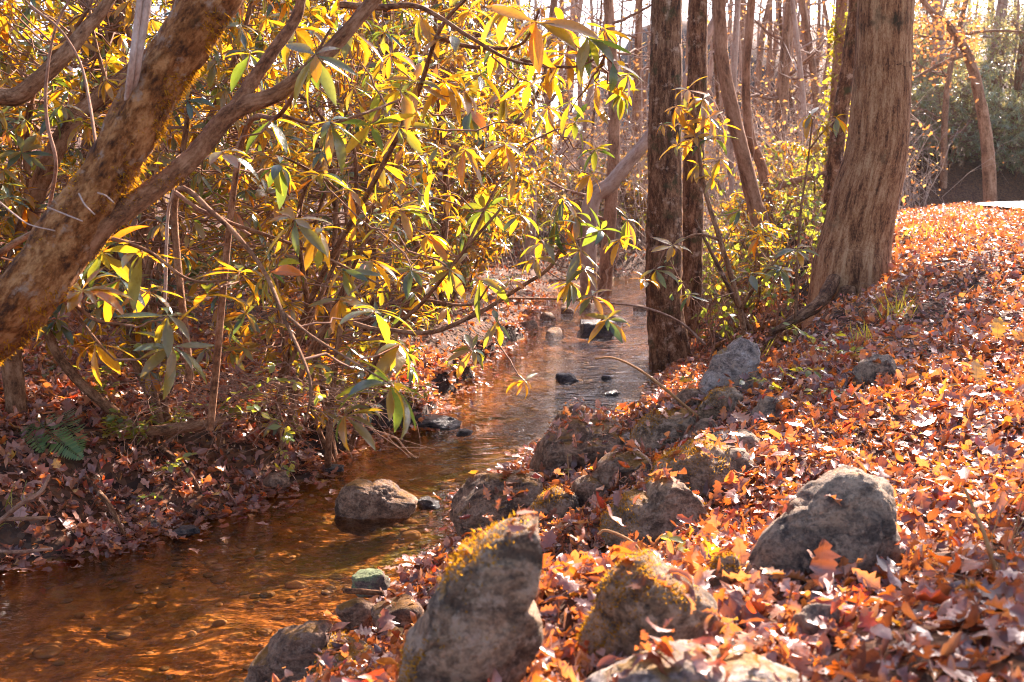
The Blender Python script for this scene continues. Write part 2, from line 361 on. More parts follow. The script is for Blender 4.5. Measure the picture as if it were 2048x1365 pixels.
def moss_mat():
    m, nt, out = new_mat('moss'); s = nt.nodes.new('ShaderNodeSeparateColor'); nt.links.new(attr(nt).outputs['Color'], s.inputs[0])
    c = ramp(nt, s.outputs[0], [(0,(0.10,0.055,0.006)),(0.5,(0.22,0.12,0.010)),(1,(0.34,0.19,0.02))])
    c2 = ramp(nt, s.outputs[0], [(0,(0.50,0.22,0.01)),(1,(0.85,0.40,0.015))])
    d = N(nt,'ShaderNodeBsdfDiffuse'); nt.links.new(c, d.inputs[0]); t = N(nt,'ShaderNodeBsdfTranslucent'); nt.links.new(c2, t.inputs[0])
    mx = nt.nodes.new('ShaderNodeMixShader'); mx.inputs[0].default_value=0.5; nt.links.new(d.outputs[0],mx.inputs[1]); nt.links.new(t.outputs[0],mx.inputs[2]); nt.links.new(mx.outputs[0],out.inputs[0]); return m
M['moss'] = moss_mat()
def rock_mat(name, dark, mid, light, spot, moss=None, moss_lo=0.35, wet=0.8, green=None):
    m, nt, out = new_mat(name); co = obj_co(nt); g = nt.nodes.new('ShaderNodeNewGeometry')
    info = nt.nodes.new('ShaderNodeObjectInfo'); ad = nt.nodes.new('ShaderNodeVectorMath'); ad.operation='MULTIPLY_ADD'; ad.inputs[1].default_value=(1,1,1)
    nt.links.new(co, ad.inputs[0]); nt.links.new(info.outputs['Random'], ad.inputs[2]); co = ad.outputs[0]
    n1 = noise_n(nt, co, 9, 8, 0.7, (1,1,1.6), 0.5); n2 = noise_n(nt, co, 26, 7, 0.75); n3 = noise_n(nt, co, 14, 5, 0.65)
    c = ramp(nt, n1, [(0.40,dark),(0.5,mid),(0.59,light)])
    n4 = noise_n(nt, co, 70, 5, 0.75); c = mixc(nt, 0.8, c, mixc(nt,1.0,c,ramp(nt,n4,[(0.40,(0.45,0.42,0.40)),(0.56,(1.25,1.2,1.15))]),'MULTIPLY'))
    c = mixc(nt, math_(nt,'MULTIPLY',math_(nt,'SUBTRACT',n2,0.51,True),9,True), c, spot)
    c = mixc(nt, math_(nt,'MULTIPLY',math_(nt,'SUBTRACT',n3,0.58,True),7,True), c, mixc(nt,1.0,c,(0.35,0.33,0.33),'MULTIPLY'))
    if moss:
        z = nt.nodes.new('ShaderNodeSeparateXYZ'); nt.links.new(g.outputs['Normal'], z.inputs[0])
        mf = math_(nt,'ADD', math_(nt,'MULTIPLY',z.outputs[2],0.55), math_(nt,'SUBTRACT',noise_n(nt,co,6,5,0.7),0.5))
        mf = math_(nt,'MULTIPLY', math_(nt,'SUBTRACT',mf,moss_lo,True), 9, True)
        c = mixc(nt, mf, c, ramp(nt, n2, [(0.35,(moss[0]*0.4,moss[1]*0.4,moss[2]*0.4)),(0.6,moss)]))
    h = mixc(nt, 0.35, mixc(nt,0.4,n1,n2), n4)
    p = N(nt,'ShaderNodeBsdfPrincipled', Roughness=wet); p.inputs['Specular IOR Level'].default_value=0.4
    nt.links.new(c,p.inputs['Base Color']); nt.links.new(bump(nt,h,1.0,0.06),p.inputs['Normal']); nt.links.new(p.outputs[0],out.inputs[0]); return m
M['rock_grey'] = rock_mat('grey_stone',(0.09,0.064,0.044),(0.25,0.175,0.115),(0.40,0.28,0.18),(0.46,0.30,0.18),(0.42,0.18,0.02),0.56)
M['rock_moss'] = rock_mat('mossy_stone',(0.10,0.060,0.032),(0.26,0.165,0.092),(0.42,0.275,0.16),(0.44,0.30,0.19),(0.36,0.16,0.018),0.44)
M['rock_brown'] = rock_mat('brown_stone',(0.08,0.043,0.023),(0.20,0.108,0.058),(0.33,0.19,0.11),(0.36,0.23,0.14),(0.28,0.12,0.012),0.46)
M['rock_pale'] = rock_mat('pale_stone',(0.20,0.15,0.12),(0.38,0.30,0.24),(0.50,0.42,0.35),(0.45,0.32,0.22),(0.35,0.19,0.04),0.48)
M['rock_wet'] = rock_mat('wet_stone',(0.018,0.015,0.016),(0.045,0.037,0.035),(0.09,0.07,0.06),(0.11,0.08,0.06),None,0.4,0.28)
M['rock_lichen'] = rock_mat('lichen_stone',(0.08,0.055,0.04),(0.16,0.11,0.08),(0.24,0.18,0.13),(0.25,0.26,0.12),(0.20,0.24,0.10),0.18)

def pebble_mat():
    m, nt, out = new_mat('bed_pebble'); co = pos(nt); c = ramp(nt, noise_n(nt,co,4.5,3,0.6), [(0.32,(0.06,0.032,0.014)),(0.45,(0.22,0.11,0.04)),(0.55,(0.42,0.22,0.09)),(0.68,(0.16,0.12,0.05))])
    c = mixc(nt, 0.5, c, mixc(nt,1.0,c,ramp(nt,noise_n(nt,co,40,4,0.7),[(0.3,(0.5,0.5,0.5)),(0.7,(1.3,1.3,1.3))]),'MULTIPLY'))
    p = N(nt,'ShaderNodeBsdfPrincipled', Roughness=0.7); nt.links.new(c,p.inputs['Base Color']); nt.links.new(p.outputs[0],out.inputs[0]); return m
M['pebble'] = pebble_mat()
def ground_mat():
    m, nt, out = new_mat('leafy_soil'); co = pos(nt)
    v = nt.nodes.new('ShaderNodeTexVoronoi'); v.inputs['Scale'].default_value=30; v.inputs['Randomness'].default_value=1; nt.links.new(co,v.inputs['Vector'])
    s = nt.nodes.new('ShaderNodeSeparateColor'); nt.links.new(v.outputs['Color'], s.inputs[0])
    c = ramp(nt, s.outputs[0], [(0.0,(0.03,0.014,0.008)),(0.3,(0.085,0.038,0.018)),(0.55,(0.14,0.062,0.030)),(0.8,(0.19,0.075,0.024)),(1,(0.18,0.10,0.06))])
    n1 = noise_n(nt, co, 3, 5); c = mixc(nt, math_(nt,'MULTIPLY',n1,0.7), c, mixc(nt,1.0,c,(0.35,0.3,0.28),'MULTIPLY'))
    # soil shows on the cut banks, where nothing lies flat
    g = nt.nodes.new('ShaderNodeNewGeometry'); z = nt.nodes.new('ShaderNodeSeparateXYZ'); nt.links.new(g.outputs['Normal'], z.inputs[0])
    sl = math_(nt,'MULTIPLY', math_(nt,'SUBTRACT',0.80,z.outputs[2],True), 6, True)
    c = mixc(nt, sl, c, ramp(nt, noise_n(nt,co,25,6,0.7), [(0.3,(0.016,0.010,0.007)),(0.7,(0.065,0.036,0.022))]))
    # under the water: amber sand with stones
    zz = nt.nodes.new('ShaderNodeSeparateXYZ'); nt.links.new(g.outputs['Position'], zz.inputs[0])
    under = math_(nt,'MULTIPLY', math_(nt,'SUBTRACT',0.02,zz.outputs[2],True), 40, True)
    vb = nt.nodes.new('ShaderNodeTexVoronoi'); vb.inputs['Scale'].default_value=9; nt.links.new(co,vb.inputs['Vector'])
    sb = nt.nodes.new('ShaderNodeSeparateColor'); nt.links.new(vb.outputs['Color'], sb.inputs[0])
    nb = noise_n(nt, co, 6.0, 9, 0.75, (1.25,0.8,1), 0.1)
    cb = ramp(nt, nb, [(0.30,(0.055,0.024,0.008)),(0.46,(0.26,0.10,0.022)),(0.60,(0.50,0.22,0.055)),(0.75,(0.62,0.32,0.11))])
    st = math_(nt,'MULTIPLY', math_(nt,'SUBTRACT',0.40,vb.outputs['Distance'],True), 5, True)
    st = math_(nt,'MULTIPLY', st, math_(nt,'GREATER_THAN', sb.outputs[1], 0.66))
    cb = mixc(nt, st, cb, ramp(nt, sb.outputs[0], [(0,(0.08,0.045,0.02)),(0.5,(0.30,0.15,0.06)),(1,(0.45,0.27,0.13))]))
    al = math_(nt,'MULTIPLY',math_(nt,'SUBTRACT',noise_n(nt,co,1.6,6,0.75),0.54,True),7,True)
    cb = mixc(nt, math_(nt,'MULTIPLY',al,0.75), cb, (0.12,0.11,0.012))
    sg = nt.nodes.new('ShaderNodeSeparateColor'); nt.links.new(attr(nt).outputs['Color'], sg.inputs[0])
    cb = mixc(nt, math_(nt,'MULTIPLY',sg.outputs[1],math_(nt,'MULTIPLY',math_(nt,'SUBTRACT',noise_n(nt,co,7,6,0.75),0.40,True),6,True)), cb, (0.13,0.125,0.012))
    cb = mixc(nt, math_(nt,'MULTIPLY',sg.outputs[0],0.9), cb, (0.035,0.026,0.016))  # pool bed painted dark, standing in for light lost in deeper water
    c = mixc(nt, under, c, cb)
    h = mixc(nt, 0.5, v.outputs['Distance'], nb)
    p = N(nt,'ShaderNodeBsdfPrincipled', Roughness=0.85); p.inputs['Specular IOR Level'].default_value=0.2
    nt.links.new(c,p.inputs['Base Color']); nt.links.new(bump(nt,h,0.8,0.03),p.inputs['Normal']); nt.links.new(p.outputs[0],out.inputs[0]); return m
M['ground'] = ground_mat()
def water_mat():
    m, nt, out = new_mat('stream_water'); co = pos(nt)
    n0 = noise_n(nt, co, 5, 2, 0.5, (0.7,1.3,1), 0.4); n1 = noise_n(nt, co, 17, 3, 0.55, (0.8,1.5,1), 0.5); n2 = noise_n(nt, co, 60, 2, 0.5, (0.8,1.4,1), 0.3); n3 = noise_n(nt, co, 1.3, 3, 0.6)
    calm = math_(nt,'ADD', 0.25, math_(nt,'MULTIPLY', math_(nt,'SUBTRACT',n3,0.42,True), 5.0, True))
    h = math_(nt,'ADD', math_(nt,'MULTIPLY',n0,0.9), math_(nt,'MULTIPLY', math_(nt,'ADD', math_(nt,'MULTIPLY',n1,0.5), math_(nt,'MULTIPLY',n2,0.16)), calm))
    nr = bump(nt, h, 1.0, 0.042)
    fr = N(nt,'ShaderNodeFresnel', IOR=1.33); nt.links.new(nr, fr.inputs['Normal'])
    t = N(nt,'ShaderNodeBsdfTransparent'); t.inputs[0].default_value=(0.92,0.76,0.52,1)
    g = N(nt,'ShaderNodeBsdfGlossy'); g.inputs['Roughness'].default_value=0.03; g.inputs['Color'].default_value=(1,1,1,1); nt.links.new(nr,g.inputs['Normal'])
    mx = nt.nodes.new('ShaderNodeMixShader'); nt.links.new(fr.outputs[0],mx.inputs[0]); nt.links.new(t.outputs[0],mx.inputs[1]); nt.links.new(g.outputs[0],mx.inputs[2]); nt.links.new(mx.outputs[0],out.inputs[0]); return m
M['water'] = water_mat()
def road_mat():
    m, nt, out = new_mat('asphalt'); n = noise_n(nt,pos(nt),40,5); c = ramp(nt,n,[(0.3,(0.16,0.155,0.15)),(0.7,(0.27,0.265,0.255))])
    p = N(nt,'ShaderNodeBsdfPrincipled', Roughness=0.55); nt.links.new(c,p.inputs['Base Color']); nt.links.new(bump(nt,n,0.3,0.01),p.inputs['Normal']); nt.links.new(p.outputs[0],out.inputs[0]); return m
M['road'] = road_mat()

# ------------------------------------------------------------------ the setting: ground, water, road
def axis_pts(lo, hi, fine_lo, fine_hi, d, g):
    a = list(np.arange(fine_lo, fine_hi, d)); s = d; x = fine_hi
    while x < hi: a.append(x); s *= g; x += s
    a.append(hi); s = d; x = fine_lo-d; b = []
    while x > lo: b.append(x); s *= g; x -= s
    b.append(lo); return np.array(b[::-1]+a)
gx = axis_pts(-150, 150, -4.0, 5.0, 0.06, 1.06); gy = axis_pts(-20, 220, 1.0, 12.0, 0.06, 1.04)
X, Yg = np.meshgrid(gx, gy); Z = height(X, Yg)
mb = MB(); ny, nx = X.shape
ii = np.arange(ny-1)[:,None]*nx+np.arange(nx-1)[None]
cg = np.zeros((ny,nx,4),np.float32); u_ = (X-xl(Yg))/np.maximum(xr(Yg)-xl(Yg),0.1)
cg[...,0] = np.clip(sstep(6.0,7.6,Yg)*(1-sstep(10.5,12.5,Yg))*sstep(0.12,0.45,u_+0.15*wob(X,Yg,2.5)),0,1)  # pool area for the painted deep-water darkening
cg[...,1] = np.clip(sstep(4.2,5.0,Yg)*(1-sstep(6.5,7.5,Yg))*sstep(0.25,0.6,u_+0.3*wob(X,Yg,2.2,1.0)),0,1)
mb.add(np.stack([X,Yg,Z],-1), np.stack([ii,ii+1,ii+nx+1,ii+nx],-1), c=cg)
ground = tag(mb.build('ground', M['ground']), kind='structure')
ys = np.concatenate([np.arange(-4,12,0.25), np.arange(12,34,0.5)])
mb = MB(); u = np.linspace(0,1,9)
wx = (xl(ys)-0.25)[:,None]*(1-u)+(xr(ys)+0.25)[:,None]*u
wv = np.stack([wx, np.repeat(ys[:,None],9,1), np.full_like(wx, 0.0)],-1)
ii = np.arange(len(ys)-1)[:,None]*9+np.arange(8)[None]
mb.add(wv, np.stack([ii,ii+1,ii+10,ii+9],-1)); water = tag(mb.build('stream_water', M['water']), kind='structure')
rc = catmull(np.c_[RC, np.full(len(RC),1.50)], 80); tg, sd, _ = frames(rc); sd = unit(np.c_[tg[:,1],-tg[:,0],np.zeros(len(tg))])
mb = MB(); u = np.linspace(-RW,RW,7); rv = rc[:,None]+sd[:,None]*u[None,:,None]; rv[...,2] += 0.012*(1-(u/RW)**2)[None]+0.02
ii = np.arange(79)[:,None]*7+np.arange(6)[None]
mb.add(rv, np.stack([ii,ii+1,ii+8,ii+7],-1)); tag(mb.build('road', M['road']), kind='structure')

# ------------------------------------------------------------------ rocks
def make_rock(name, wx, dy, hz, seed, sub=4, boxy=0.5, cuts=7, mat=None, slant=0.0):
    bm = bmesh.new(); bmesh.ops.create_icosphere(bm, subdivisions=sub, radius=1.0)
    rg = random.Random(seed); so = Vector((seed*3.7%50, seed*1.3%50, seed*2.1%50))
    pl = []
    for _ in range(cuts+8):
        n = Vector((rg.gauss(0,1), rg.gauss(0,1), rg.gauss(0,0.7))).normalized(); pl.append((n, rg.uniform(0.66,0.95)))
    for v in bm.verts:
        d = v.co.normalized()
        e = 2+boxy*5; k = (abs(d.x)**e+abs(d.y)**e+abs(d.z)**e)**(-1/e)
        p = d*(k*(0.82+0.18*(1-boxy)))
        for n, h in pl:
            q = p.dot(n)
            if q > h: p -= n*(q-h)*0.92
        p *= 1+0.22*noise.noise(d*1.5+so)+0.06*noise.noise(d*4+so)-0.07*max(0,0.16-abs(noise.noise(d*2.6-so)))/0.16+0.035*noise.noise(d*9+so)+0.02*noise.noise(d*20+so)
        p.x += slant*p.z
        v.co = p
    for ax, size in enumerate((wx, dy, hz)):
        a = [v.co[ax] for v in bm.verts]; lo, hi = min(a), max(a)
        for v in bm.verts: v.co[ax] = ((v.co[ax]-lo)/(hi-lo)-0.5)*size
    me = bpy.data.meshes.new(name); bm.to_mesh(me); bm.free()
    for f in me.polygons: f.use_smooth = True
    me.materials.append(mat); o = bpy.data.objects.new(name, me); COL.objects.link(o); return o
BV = []                                              # rocks the fallen leaves may lie on
def rock(x0, x1, y0, y1, mat, label, seed, name='rock', boxy=0.5, depth=0.85, bury=0.25, sub=4, rot=0.0, tilt=0.0, slant=0.0, on_water=False, group=None, cuts=7, lift=0.0, roll=0.0):
    cx = (x0+x1)/2
    b = G(cx, y1, 0.0) if on_water else T(cx, y1)
    sc_ = b[1]/F*1.0/ math.cos(PITCH)
    wd, hz = (x1-x0)*sc_, (y1-y0)*sc_
    dy = wd*depth
    if on_water and hz < 0.3: hz = max(0.4*hz, hz-0.6*dy*(CAMZ-b[2])/b[1])
    full = hz*(1+bury)
    o = make_rock(name, wd, dy, full, seed, sub, boxy, cuts, M[mat], slant)
    o.location = (b[0]+b[0]/b[1]*dy*0.4, b[1]+dy*0.38, b[2]+hz-full/2+lift)
    o.rotation_euler = (tilt, roll, rot)
    tag(o, label, 'rock' if 'boulder' not in name else 'boulder', group)
    BV.append(o); return o
def boulder(outline, mat, label, seed, name='boulder', depth=0.8, on_water=False, sub=5, back=0.35, rough=1.0, flat=0.6):
    """a rock whose outline, seen from the stream, is given in photo points; it has its own distance, size and depth"""
    q = np.array(outline, float); cx, yb = (q[:,0].min()+q[:,0].max())/2, q[:,1].max()
    b = G(cx,yb,0.0) if on_water else T(cx,yb)
    k = b[1]/F/math.cos(PITCH); wd, hz = (q[:,0].max()-q[:,0].min())*k, (yb-q[:,1].min())*k; dy = max(wd,hz*0.7)*depth
    Yc = b[1]+dy*back; k = Yc/F/math.cos(PITCH); W = P(q[:,0],q[:,1],np.full(len(q),Yc)); ctr = np.array([W[:,0].mean(), Yc, (W[:,2].min()+W[:,2].max())/2])
    u = W[:,0]-ctr[0]; v = W[:,2]-ctr[2]; low = v < np.quantile(v,0.35); v = np.where(low, v-0.28*hz, v)     # sunk into the ground
    th = np.arctan2(v,u); rr = np.hypot(u,v); o_ = np.argsort(th); th, rr = th[o_], rr[o_]
    th = np.r_[th-2*math.pi, th, th+2*math.pi]; rr = np.r_[rr,rr,rr]
    bm = bmesh.new(); bmesh.ops.create_icosphere(bm, subdivisions=sub, radius=1.0); so = Vector((seed*3.7%50,seed*1.3%50,seed*2.1%50)); rg = random.Random(seed)
    pl = [(Vector((rg.gauss(0,1),rg.gauss(-0.6,1),rg.gauss(0,0.8))).normalized(), rg.uniform(0.80,1.0)) for _ in range(16)]; R0 = max(wd,hz)/2
    for vt in bm.verts:
        d = vt.co.normalized(); rho = math.hypot(d.x,d.z); t_ = math.atan2(d.z,d.x); R_ = float(np.interp(t_,th,rr))
        s_ = rho**flat; p = Vector((math.cos(t_)*s_, (1 if d.y>0 else -1)*abs(d.y)**0.75, math.sin(t_)*s_))
        for nn,h in pl:
            g_ = p.dot(nn)
            if g_ > h: p -= nn*(g_-h)*0.9
        n_ = rough*(0.05*noise.noise(d*3+so)-0.06*max(0,0.14-abs(noise.noise(d*2.4-so)))/0.14+0.03*noise.noise(d*8+so)+0.022*noise.noise(d*18+so)+0.012*noise.noise(d*40+so))
        p *= 1+n_; vt.co = Vector((p.x*R_, p.y*dy/2, p.z*R_))
    me = bpy.data.meshes.new(name); bm.to_mesh(me); bm.free()
    for fc in me.polygons: fc.use_smooth = True
    me.materials.append(M[mat]); o = bpy.data.objects.new(name, me); COL.objects.link(o); o.location = ctr; tag(o,label,'boulder' if name=='boulder' else 'rock'); BV.append(o); return o
boulder([(1495,1120),(1505,1080),(1560,1035),(1600,1000),(1655,955),(1705,938),(1755,955),(1808,985),(1806,1060),(1798,1130),(1760,1155),(1690,1165),(1600,1168),(1530,1172),(1500,1150)],'rock_grey','large grey upright boulder with lichen, an oak leaf leaning on its face',3,depth=0.55)
boulder([(1172,1310),(1190,1230),(1215,1165),(1255,1125),(1300,1113),(1345,1140),(1400,1180),(1437,1215),(1425,1260),(1385,1295),(1330,1315),(1250,1330)],'rock_moss','rounded boulder with golden moss down its left edge and streaked top',8,depth=0.8)
boulder([(1088,1046),(1010,1054),(950,1094),(895,1152),(850,1217),(818,1272),(790,1332),(770,1420),(880,1428),(950,1370),(1010,1290),(1065,1190),(1100,1100)],'rock_moss','long slanting boulder with streaked mossy top rising from the water edge',12,depth=0.8)
boulder([(1168,1375),(1230,1342),(1330,1326),(1450,1330),(1560,1345),(1625,1375),(1620,1450),(1400,1470),(1180,1450)],'rock_pale','sunlit pale boulder cut off by the bottom edge of the picture',17,depth=0.6)
boulder([(930,968),(1000,955),(1080,960),(1088,1010),(1070,1060),(1010,1090),(950,1100),(930,1085)],'rock_brown','square block of brown stone with upright face standing in the water',21,depth=1.0,on_water=True,flat=0.4)
boulder([(1062,1042),(1075,1000),(1105,976),(1148,985),(1155,1030),(1120,1050)],'rock_moss','small mossy block tucked right of the square brown block',22,'rock')
boulder([(1200,1062),(1225,1015),(1290,985),(1370,958),(1397,990),(1414,1045),(1400,1080),(1320,1092),(1230,1095)],'rock_moss','wide dark faced boulder with moss along its top, above the streaked slanting one',25,depth=0.7)
boulder([(1288,965),(1300,925),(1360,903),(1440,896),(1492,903),(1510,945),(1498,990),(1440,992),(1380,980),(1320,985)],'rock_moss','broad sunlit boulder with orange top behind the dark faced one',28,depth=0.8)
boulder([(1183,962),(1200,925),(1250,913),(1300,920),(1315,955),(1270,970)],'rock_brown','low brown rock between the square block and the broad orange topped boulder',31,'rock')
boulder([(1056,930),(1085,885),(1130,855),(1190,840),(1240,853),(1266,880),(1258,928),(1180,940),(1100,938)],'rock_brown','big brown wedge shaped boulder at the water edge',34,depth=1.0)
boulder([(1098,874),(1110,840),(1130,820),(1182,824),(1212,845),(1200,872),(1150,880)],'rock_brown','rounded dark rock on top of the brown wedge boulder',35,'rock')
boulder([(1260,885),(1283,845),(1330,828),(1380,825),(1405,850),(1395,888),(1320,898)],'rock_moss','mossy low boulder below the stream side trunk',38)
boulder([(1403,785),(1420,740),(1455,698),(1485,675),(1514,690),(1512,735),(1475,778),(1430,795)],'rock_pale','pale pointed rock leaning on the bank right of the stream side trunk',41,'rock',depth=0.6)
boulder([(1423,786),(1445,760),(1490,746),(1537,750),(1543,778),(1500,790)],'rock_grey','flat dark grey slab just below the pale pointed rock',42,'rock')
boulder([(1506,840),(1512,812),(1532,794),(1560,802),(1566,836),(1535,846)],'rock_grey','small grey rock half buried in leaves under the flat dark slab',44,'rock',sub=4)
boulder([(1398,828),(1412,792),(1445,776),(1482,785),(1486,822),(1440,835)],'rock_moss','mossy rock under the left end of the flat dark slab',45,'rock',sub=4)
boulder([(1345,830),(1352,795),(1385,778),(1412,790),(1408,828),(1375,838)],'rock_brown','brown rock between the mossy low boulder and the flat dark slab',47,'rock',sub=4)
boulder([(1140,990),(1150,965),(1185,955),(1215,968),(1212,1000),(1175,1008)],'rock_brown','brown rock peeping from leaves right of the small mossy block',49,'rock',sub=4)
boulder([(1405,905),(1420,880),(1470,872),(1525,880),(1535,905),(1470,915)],'rock_grey','dark rock behind the broad orange topped boulder, mossy at its right end',50,'rock',sub=4)
rock(1380,1450,840,890,'rock_brown','brown rock among orange leaves above the broad orange topped boulder',46,boxy=0.4)
boulder([(1711,762),(1714,730),(1745,710),(1787,716),(1795,752),(1760,770)],'rock_grey','lone grey rock with mossy right end on the leafy slope',48,'rock',sub=4)
rock(1580,1702,1213,1275,'rock_grey','small rounded stone with sunlit rim below the large upright boulder',51,boxy=0.3)
rock(1408,1492,1112,1182,'rock_moss','stumpy golden moss covered stone left of the large upright boulder',53,boxy=0.3)
rock(1214,1264,868,912,'rock_pale','small whitish angular stone on the brown wedge boulder',55,boxy=0.8)
rock(865,925,1092,1150,'rock_grey','small grey rock at the foot of the square brown block',57,boxy=0.4,on_water=True)
rock(700,784,1128,1195,'rock_lichen','rock capped with pale green lichen at the water edge',59,boxy=0.3,on_water=True)
rock(668,764,1178,1262,'rock_brown','brown stone just below the lichen capped rock',60,boxy=0.5,on_water=True)
rock(738,856,1205,1300,'rock_brown','brown stone with leaves on top wedged left of the slanting boulder',61,boxy=0.4,on_water=True,lift=0.05)
boulder([(492,1420),(498,1340),(530,1298),(590,1253),(640,1238),(672,1250),(660,1300),(630,1350),(600,1420)],'rock_brown','angular boulder half in the water at the bottom edge of the picture',63,on_water=True)
boulder([(568,1440),(580,1350),(620,1303),(690,1283),(752,1298),(780,1340),(780,1440)],'rock_moss','golden mossy boulder at the bottom edge beside the angular one',65,on_water=True)
boulder([(676,1034),(680,985),(700,963),(740,972),(800,985),(838,1000),(834,1020),(760,1036)],'rock_brown','flat topped brown rock alone in the middle of the stream',67,on_water=True,depth=0.6,back=0.3)
rock(832,882,990,1018,'rock_wet','small wet black stone touching the flat topped stream rock',68,on_water=True)
rock(828,925,826,858,'rock_wet','flat wet dark slab with shiny edge by the left bank',70,boxy=0.6,on_water=True,bury=0.5)
rock(912,946,856,872,'rock_wet','little wet dark stone right of the shiny edged slab',71,on_water=True)
rock(1110,1158,744,764,'rock_wet','dark stone with broken ripples in the middle of the blue water',73,on_water=True,bury=0.6)
rock(1202,1224,748,760,'rock_wet','tiny dark stone right of the one in mid stream',74,on_water=True,bury=0.6)
rock(1208,1238,780,792,'rock_wet','flat stone barely above the blue water near the brown boulders',75,on_water=True,bury=0.8)
rock(1153,1236,636,672,'rock_wet','broad dark stone where the far water breaks white',77,on_water=True,bury=0.5)
for k,(a,b,c,d,l) in enumerate([(1040,1076,636,658,'grey cobble at the left end of the far riffle'),(1078,1112,620,640,'wet cobble in the far riffle right of the grey one'),
    (1120,1150,610,626,'leaf strewn cobble at the head of the far riffle'),(1216,1248,626,642,'dark cobble beside the white broken water'),
    (1266,1292,606,622,'wet cobble close to the stream side trunk'),(1160,1192,596,610,'small cobble near the far leafy shore'),(1090,1130,650,668,'low wet cobble just above the calm pool')]):
    rock(a,b,c,d,'rock_brown',l,80+k,on_water=True,bury=1.2,boxy=0.1,depth=1.3,lift=-0.02,group='cobbles in the far riffle',sub=3)
rock(258,332,1032,1064,'rock_grey','grey stone at the left water edge among curled leaves',91,on_water=True)
rock(345,402,1048,1075,'rock_wet','wet dark stone at the left water edge next to the grey one',92,on_water=True)
rock(520,580,950,985,'rock_brown','brown stone under glinting leaves where the left bank juts out',93)
rock(640,690,925,945,'rock_wet','small wet stone off the tip of the left bank',94,on_water=True)

def rock_moss(o, n, seed, lim=0.35):
    rng = np.random.default_rng(seed); me = o.data; m = o.matrix_basis; ps=[]; ns=[]
    for f in me.polygons:
        nn = (m.to_3x3()@f.normal).normalized(); c = m@f.center
        if nn.z*0.7-nn.x*0.35+noise.noise(c*5)*0.9 > lim: ps.append(c[:]); ns.append(nn[:])
    if not ps: return
    ps,ns=np.array(ps),np.array(ns); k=rng.integers(0,len(ps),n); d=ns[k]; sz=np.sqrt(o.dimensions.x*o.dimensions.y/len(ps))*1.6
    b=ps[k]+np.cross(d,rng.normal(0,1,(n,3)))*sz*0.8; h=rng.uniform(0.004,0.013,n); w_=rng.uniform(0.001,0.0022,n)
    out=unit(d+rng.normal(0,0.5,(n,3))); s_=unit(np.cross(out,rng.normal(0,1,(n,3)))); b=b-d*0.002
    v=np.stack([b-s_*w_[:,None],b+s_*w_[:,None],b+out*h[:,None]],1); col=np.zeros((n,3,4)); col[...,0]=rng.random(n)[:,None]; col[...,3]=1
    mb=MB(); mb.add(v,None,np.arange(n*3).reshape(-1,3),c=col); q=mb.build('moss',M['moss'],None,False); q.parent=o; q.matrix_parent_inverse=m.inverted(); tag(q,kind='stuff')
for k,o in enumerate(BV):
    if o.data.materials[0] is M['rock_moss']: rock_moss(o, 2600 if o['category']=='boulder' else 900, 70+k, 0.52)

# ------------------------------------------------------------------ trees
RNG = np.random.default_rng(7)
def fuzz(mb, path, rad, n, rng, side=None, lo=0.006, hi=0.02, t0=0.0, t1=1.0, keep=0.0):
    """short moss shoots standing on a limb; side = direction they favour"""
    tg, s, nn = frames(path); L = len(path)
    i = rng.uniform(t0*(L-1), t1*(L-1.001), n); k = i.astype(int); f = (i-k)[:,None]
    c = path[k]*(1-f)+path[np.minimum(k+1,L-1)]*f; r = rad[k]
    a = rng.uniform(0,2*math.pi,n); d = np.cos(a)[:,None]*s[k]+np.sin(a)[:,None]*nn[k]
    if side is not None:
        m = (d@np.asarray(side)) + rng.normal(0,0.18,n) > keep; c,r,d,k = c[m],r[m],d[m],k[m]; n = len(c)
    # patchy growth
    m = np.array([noise.noise(Vector(p*9))>-0.1 for p in (c+d*0.1)]) if n else np.zeros(0,bool)
    c,r,d,k = c[m],r[m],d[m],k[m]; n = len(c)
    h = rng.uniform(lo,hi,n); w_ = rng.uniform(0.0012,0.003,n)
    out = unit(d+rng.normal(0,0.5,(n,3))+np.array([0,0,-0.2])); sd_ = unit(np.cross(out, rng.normal(0,1,(n,3))))
    b = c+d*(r*0.98)[:,None]
    v = np.stack([b-sd_*w_[:,None], b+sd_*w_[:,None], b+out*h[:,None]],1)
    col = np.zeros((n,3,4)); col[...,0]=rng.random(n)[:,None]; col[...,3]=1
    mb.add(v, None, np.arange(n*3).reshape(-1,3), c=col)
def ctrl(pts, Y=None):
    return [P(p[0],p[1],(p[2] if len(p)>2 else Y)) for p in pts]

# the leaning mossy tree at the left
base = P(-330,885,4.6); base[2] = height(base[0],base[1])
t = thing('leaning_tree', (base[0],base[1],base[2]), 'thick mossy trunk leaning right across the upper left corner', 'tree')
rt = np.array(t.location)
mb = MB(); pth = ctrl([(-330,885,4.6),(-255,825,4.1),(-120,735,3.4),(35,610),(130,480),(215,350),(300,195),(375,75),(440,-25),(500,-130),(600,-330),(690,-600)],3.1)
pth[0] = rt+np.array([0,0,-0.1])
pa, ra = tube(mb, pth, [0.15,0.12,0.105,0.094,0.084,0.080,0.076,0.075,0.075,0.072,0.065,0.04], 40, 150, 0.16, 0.10, 1.0, 0.10)
part(mb,'trunk',M['bark_mossy'],t)
mb = MB(); pb = ctrl([(165,500,3.12),(215,442,3.10),(300,385,3.16),(380,320,3.2),(465,225,3.25),(560,185,3.3),(650,110,3.35),(735,15,3.4),(800,-70,3.45),(880,-260,3.5)])
pbb, rbb = tube(mb, pb, [0.046,0.038,0.034,0.031,0.030,0.025,0.024,0.022,0.018,0.01], 20, 110, 0.12,0.08,2.0,0.06); part(mb,'branch',M['bark_limb'],t)
